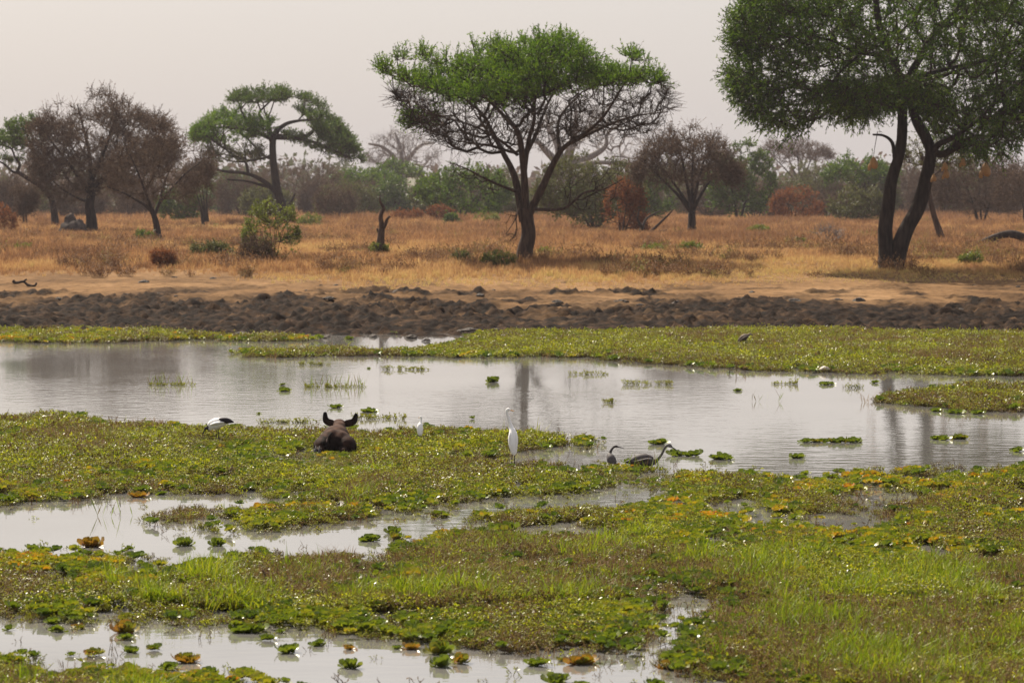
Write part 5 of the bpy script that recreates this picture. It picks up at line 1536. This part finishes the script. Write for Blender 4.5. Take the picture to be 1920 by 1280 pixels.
bird('heron', 'grey heron stretching its long neck to the right, larger of the pair', 1210, 880,
     [(-.36, 0, .21, .015, .01), (-.28, 0, .215, .05, .04), (-.16, 0, .24, .085, .085), (-.02, 0, .245, .095, .105), (.1, 0, .225, .075, .085), (.17, 0, .22, .04, .045), (.24, 0, .275, .025, .025), (.305, 0, .365, .02, .02), (.345, 0, .45, .018, .018), (.38, 0, .495, .02, .02), (.425, 0, .512, .03, .032), (.46, 0, .495, .024, .026), (.485, 0, .475, .012, .012)],
     M['grey_feather'], lambda v: np.where(v[:, 0] > .375, .62, np.where(v[:, 0] > .15, .42, np.where(v[:, 0] < -.25, .05, .38))), [(.48, 0, .478, .014), (.53, 0, .45, .01), (.58, 0, .42, .002)], [[(-.02, -.04, .16), (-.02, -.04, -.1)], [(.03, .04, .16), (.03, .04, -.1)]], M['bill_dark'], (.448, 0, .505, .007), group='herons in the shallows',
     wings=[([(.11, -.07, .27, .012, .02), (.02, -.095, .27, .02, .07), (-.12, -.085, .24, .02, .065), (-.3, -.03, .205, .008, .02)], M['grey_feather'], lambda v: np.clip(.3 + (v[:, 0] > .04) * .35, 0, 1))])
# hunched brown bird
bird('wading_bird', 'hunched brown bird standing on the far green mat', 1396, 648,
     [(-.27, 0, .04, .02, .015), (-.2, 0, .1, .06, .05), (-.08, 0, .19, .11, .1), (.04, 0, .255, .1, .1), (.11, 0, .29, .06, .06), (.16, 0, .325, .04, .04), (.2, 0, .335, .04, .04), (.235, 0, .325, .02, .02)],
     M['brown_feather'], lambda v: np.clip(.45 + (v[:, 2] - .2) * 1.5, 0.1, .9), [(.22, 0, .33, .02), (.27, 0, .31, .012), (.285, 0, .29, .003)], [[(.02, -.05, .16), (.02, -.05, -.02)], [(.05, .05, .16), (.05, .05, -.02)]], M['bill_dark'], (.2, 0, .345, .008),
     wings=[([(.1, -.09, .27, .015, .03), (-.02, -.12, .22, .03, .09), (-.15, -.09, .12, .02, .06), (-.29, -.04, .02, .006, .01)], M['brown_feather'], lambda v: np.full(len(v), .12))])

# lying antelope seen from behind
def blob_mesh(name, balls, mat, voxel, tint_fn, smooth_it=6):
    parts = []
    th = np.linspace(0, 2 * np.pi, 20, endpoint=False)
    for (cx, cy, cz, rx, ry, rz_) in balls:
        ph = np.linspace(-np.pi / 2 + .05, np.pi / 2 - .05, 12)
        Vv = np.stack([np.cos(ph)[:, None] * np.cos(th)[None] * rx + cx, np.cos(ph)[:, None] * np.sin(th)[None] * ry + cy, np.repeat(np.sin(ph)[:, None] * rz_ + cz, 20, 1)], -1).reshape(-1, 3)
        i = np.arange(11)[:, None] * 20; j = np.arange(20)[None]; k = (j + 1) % 20
        Qq = np.stack([i + j, i + k, i + 20 + k, i + 20 + j], -1).reshape(-1, 4)
        jj = np.arange(20)
        caps = [np.stack([(jj + 1) % 20, jj, np.full(20, 240)], -1), np.stack([220 + jj, 220 + (jj + 1) % 20, np.full(20, 241)], -1)]
        Vv = np.vstack([Vv, [[cx, cy, cz - rz_]], [[cx, cy, cz + rz_]]])
        parts.append((Vv, [Qq] + caps))
    v, f = join(parts)
    tmp = bpy.data.objects.new('tmp_body', mesh('tmp_body', v, f))
    COL.objects.link(tmp)
    md = tmp.modifiers.new('r', 'REMESH'); md.mode = 'VOXEL'; md.voxel_size = voxel
    md = tmp.modifiers.new('s', 'SMOOTH'); md.iterations = smooth_it; md.factor = .5
    dg = bpy.context.evaluated_depsgraph_get()
    dg.update()
    me_ = bpy.data.meshes.new_from_object(tmp.evaluated_get(dg))
    bpy.data.objects.remove(tmp)
    me_.name = name
    co = np.empty(len(me_.vertices) * 3, np.float32); me_.vertices.foreach_get("co", co)
    co = co.reshape(-1, 3)
    a = me_.attributes.new("tint", 'FLOAT', 'POINT')
    a.data.foreach_set("value", tint_fn(co).astype(np.float32))
    me_.polygons.foreach_set("use_smooth", np.full(len(me_.polygons), True))
    me_.materials.clear(); me_.materials.append(mat)
    return me_

M['fur'] = attr_mat('fur', [(0, (0.004385, 0.003444, 0.002898)), (.35, (0.01315, 0.007231, 0.005796)), (.6, (0.03654, 0.01791, 0.01232)), (.8, (0.0694, 0.03444, 0.02318)), (1, (0.2631, 0.2135, 0.1957))], rough=.85, spec=.08, nscale=22, namp=.3, bump=.6)
p = flat(628, 850) + np.array([0, 0, .05])
buck = thing('antelope', 'brown antelope lying in the marsh seen from behind, ears raised', 'antelope', p)
def fur_t(v):
    x, y, z = v[:, 0], v[:, 1], v[:, 2]
    t = .45 + .25 * np.clip((z - .2) / .3, 0, 1)
    t = np.where((y < -.2) & (np.abs(x - .02 + z * .3) < .09 + .12 * np.sin(z * 9)) & (z < .30), .22, t)
    t = t + .12 * np.sin(x * 23 + z * 17) * np.sin(z * 31 + y * 9)
    rump = np.abs(np.hypot((x - .02) / .85, (z - .16)) - .2)
    ring = (y < -.18) & (rump < .018) & (((x < -.08) & (z > .2)) | ((x > .02) & (x < .14) & (z < .2) & (z > .02)))
    return np.where(ring, .95, t)
balls = [(0, 0, .17, .35, .42, .25), (.22, -.14, .13, .2, .32, .19), (-.22, -.12, .12, .19, .32, .17), (-.05, -.12, .31, .12, .22, .13), (.12, -.1, .29, .1, .2, .11), (.0, .35, .25, .27, .5, .23), (.03, .62, .28, .19, .32, .2), (.04, .80, .36, .145, .2, .16), (.035, .93, .42, .13, .16, .115), (.03, 1.02, .46, .135, .14, .10), (.03, 1.2, .40, .08, .22, .075),
         (-.26, -.38, .05, .09, .18, .055), (-.33, -.44, .045, .06, .08, .045), (.18, -.40, .05, .12, .16, .06), (.33, -.05, .1, .1, .2, .12)]
obj_link('body', blob_mesh('body', balls, M['fur'], .022, fur_t), buck)
for sx, tipx, tipz in ((-1, -.245, .70), (1, .375, .67)):
    b0 = np.array([.035 + sx * .085, 1.0, .465])
    T_ = np.array([tipx, .98, tipz])
    mid = b0 * .5 + T_ * .5 + np.array([sx * .075, -.02, -.05])
    C = catmull([b0, b0 * .72 + mid * .28 + np.array([sx * .012, 0, -.01]), mid, T_ * .88 + mid * .12, T_], 5)
    w = np.interp(np.linspace(0, 1, len(C)), [0, .25, .5, .75, .9, 1], [.05, .072, .066, .034, .012, .003])
    v, f = loft(C, w, w * .22, sides=12, up=(0, 1, 0))
    v = v + np.stack([0 * v[:, 0], -.02 * np.cos(np.clip((v[:, 0] - C[:, 0].mean()) * 12, -1.5, 1.5)), 0 * v[:, 0]], -1)
    d = np.linalg.norm(v - T_, axis=1)
    obj_link('ear', mesh('ear', v, f, M['fur'], True, {"tint": np.clip(d * 2.6 - .08, .02, .55)}), buck)
C = catmull([(-.05, -.36, .37), (-.085, -.44, .3), (-.1, -.46, .2), (-.09, -.46, .1), (-.08, -.47, .03)], 5)
v, f = loft(C, np.interp(np.linspace(0, 1, len(C)), [0, .5, .8, 1], [.028, .026, .04, .008]), sides=9, wob=.1)
obj_link('tail', mesh('tail', v, f, M['fur'], True, {"tint": np.full(len(v), .15)}), buck)
for hx, hy in ((-.345, -.47), (-.27, -.5)):
    v, f = lump(3, .045, .07, .09, .12, 12, 6)
    o = obj_link('hoof', mesh('hoof', v + np.array([0, 0, .06]), f, M['eye'], True), buck)
    o.location = (hx, hy, 0)

# ------------------------------------------------------------------ haze
hz_m, nt, out = new_mat("haze")
pv = nd(nt, "ShaderNodeVolumePrincipled")
pv.inputs["Color"].default_value = (.56, .55, .62, 1)
pv.inputs["Density"].default_value = .00011
pv.inputs["Anisotropy"].default_value = .2
for k in ("Density Attribute", "Temperature Attribute", "Color Attribute"):
    if k in pv.inputs: pv.inputs[k].default_value = ""
nt.links.new(pv.outputs[0], out.inputs["Volume"])
x0, x1, y0, y1, z0, z1 = -1600, 1600, -30, 1680, -1.6, 26
V = np.array([[x0, y0, z0], [x1, y0, z0], [x1, y1, z0], [x0, y1, z0], [x0, y0, z1], [x1, y0, z1], [x1, y1, z1], [x0, y1, z1]], float)
Q = np.array([[0, 3, 2, 1], [4, 5, 6, 7], [0, 1, 5, 4], [1, 2, 6, 5], [2, 3, 7, 6], [3, 0, 4, 7]])
tag(obj_link("haze", mesh("haze", V, Q, hz_m)), 'thin dry season haze over the whole savanna', 'haze', kind="stuff")
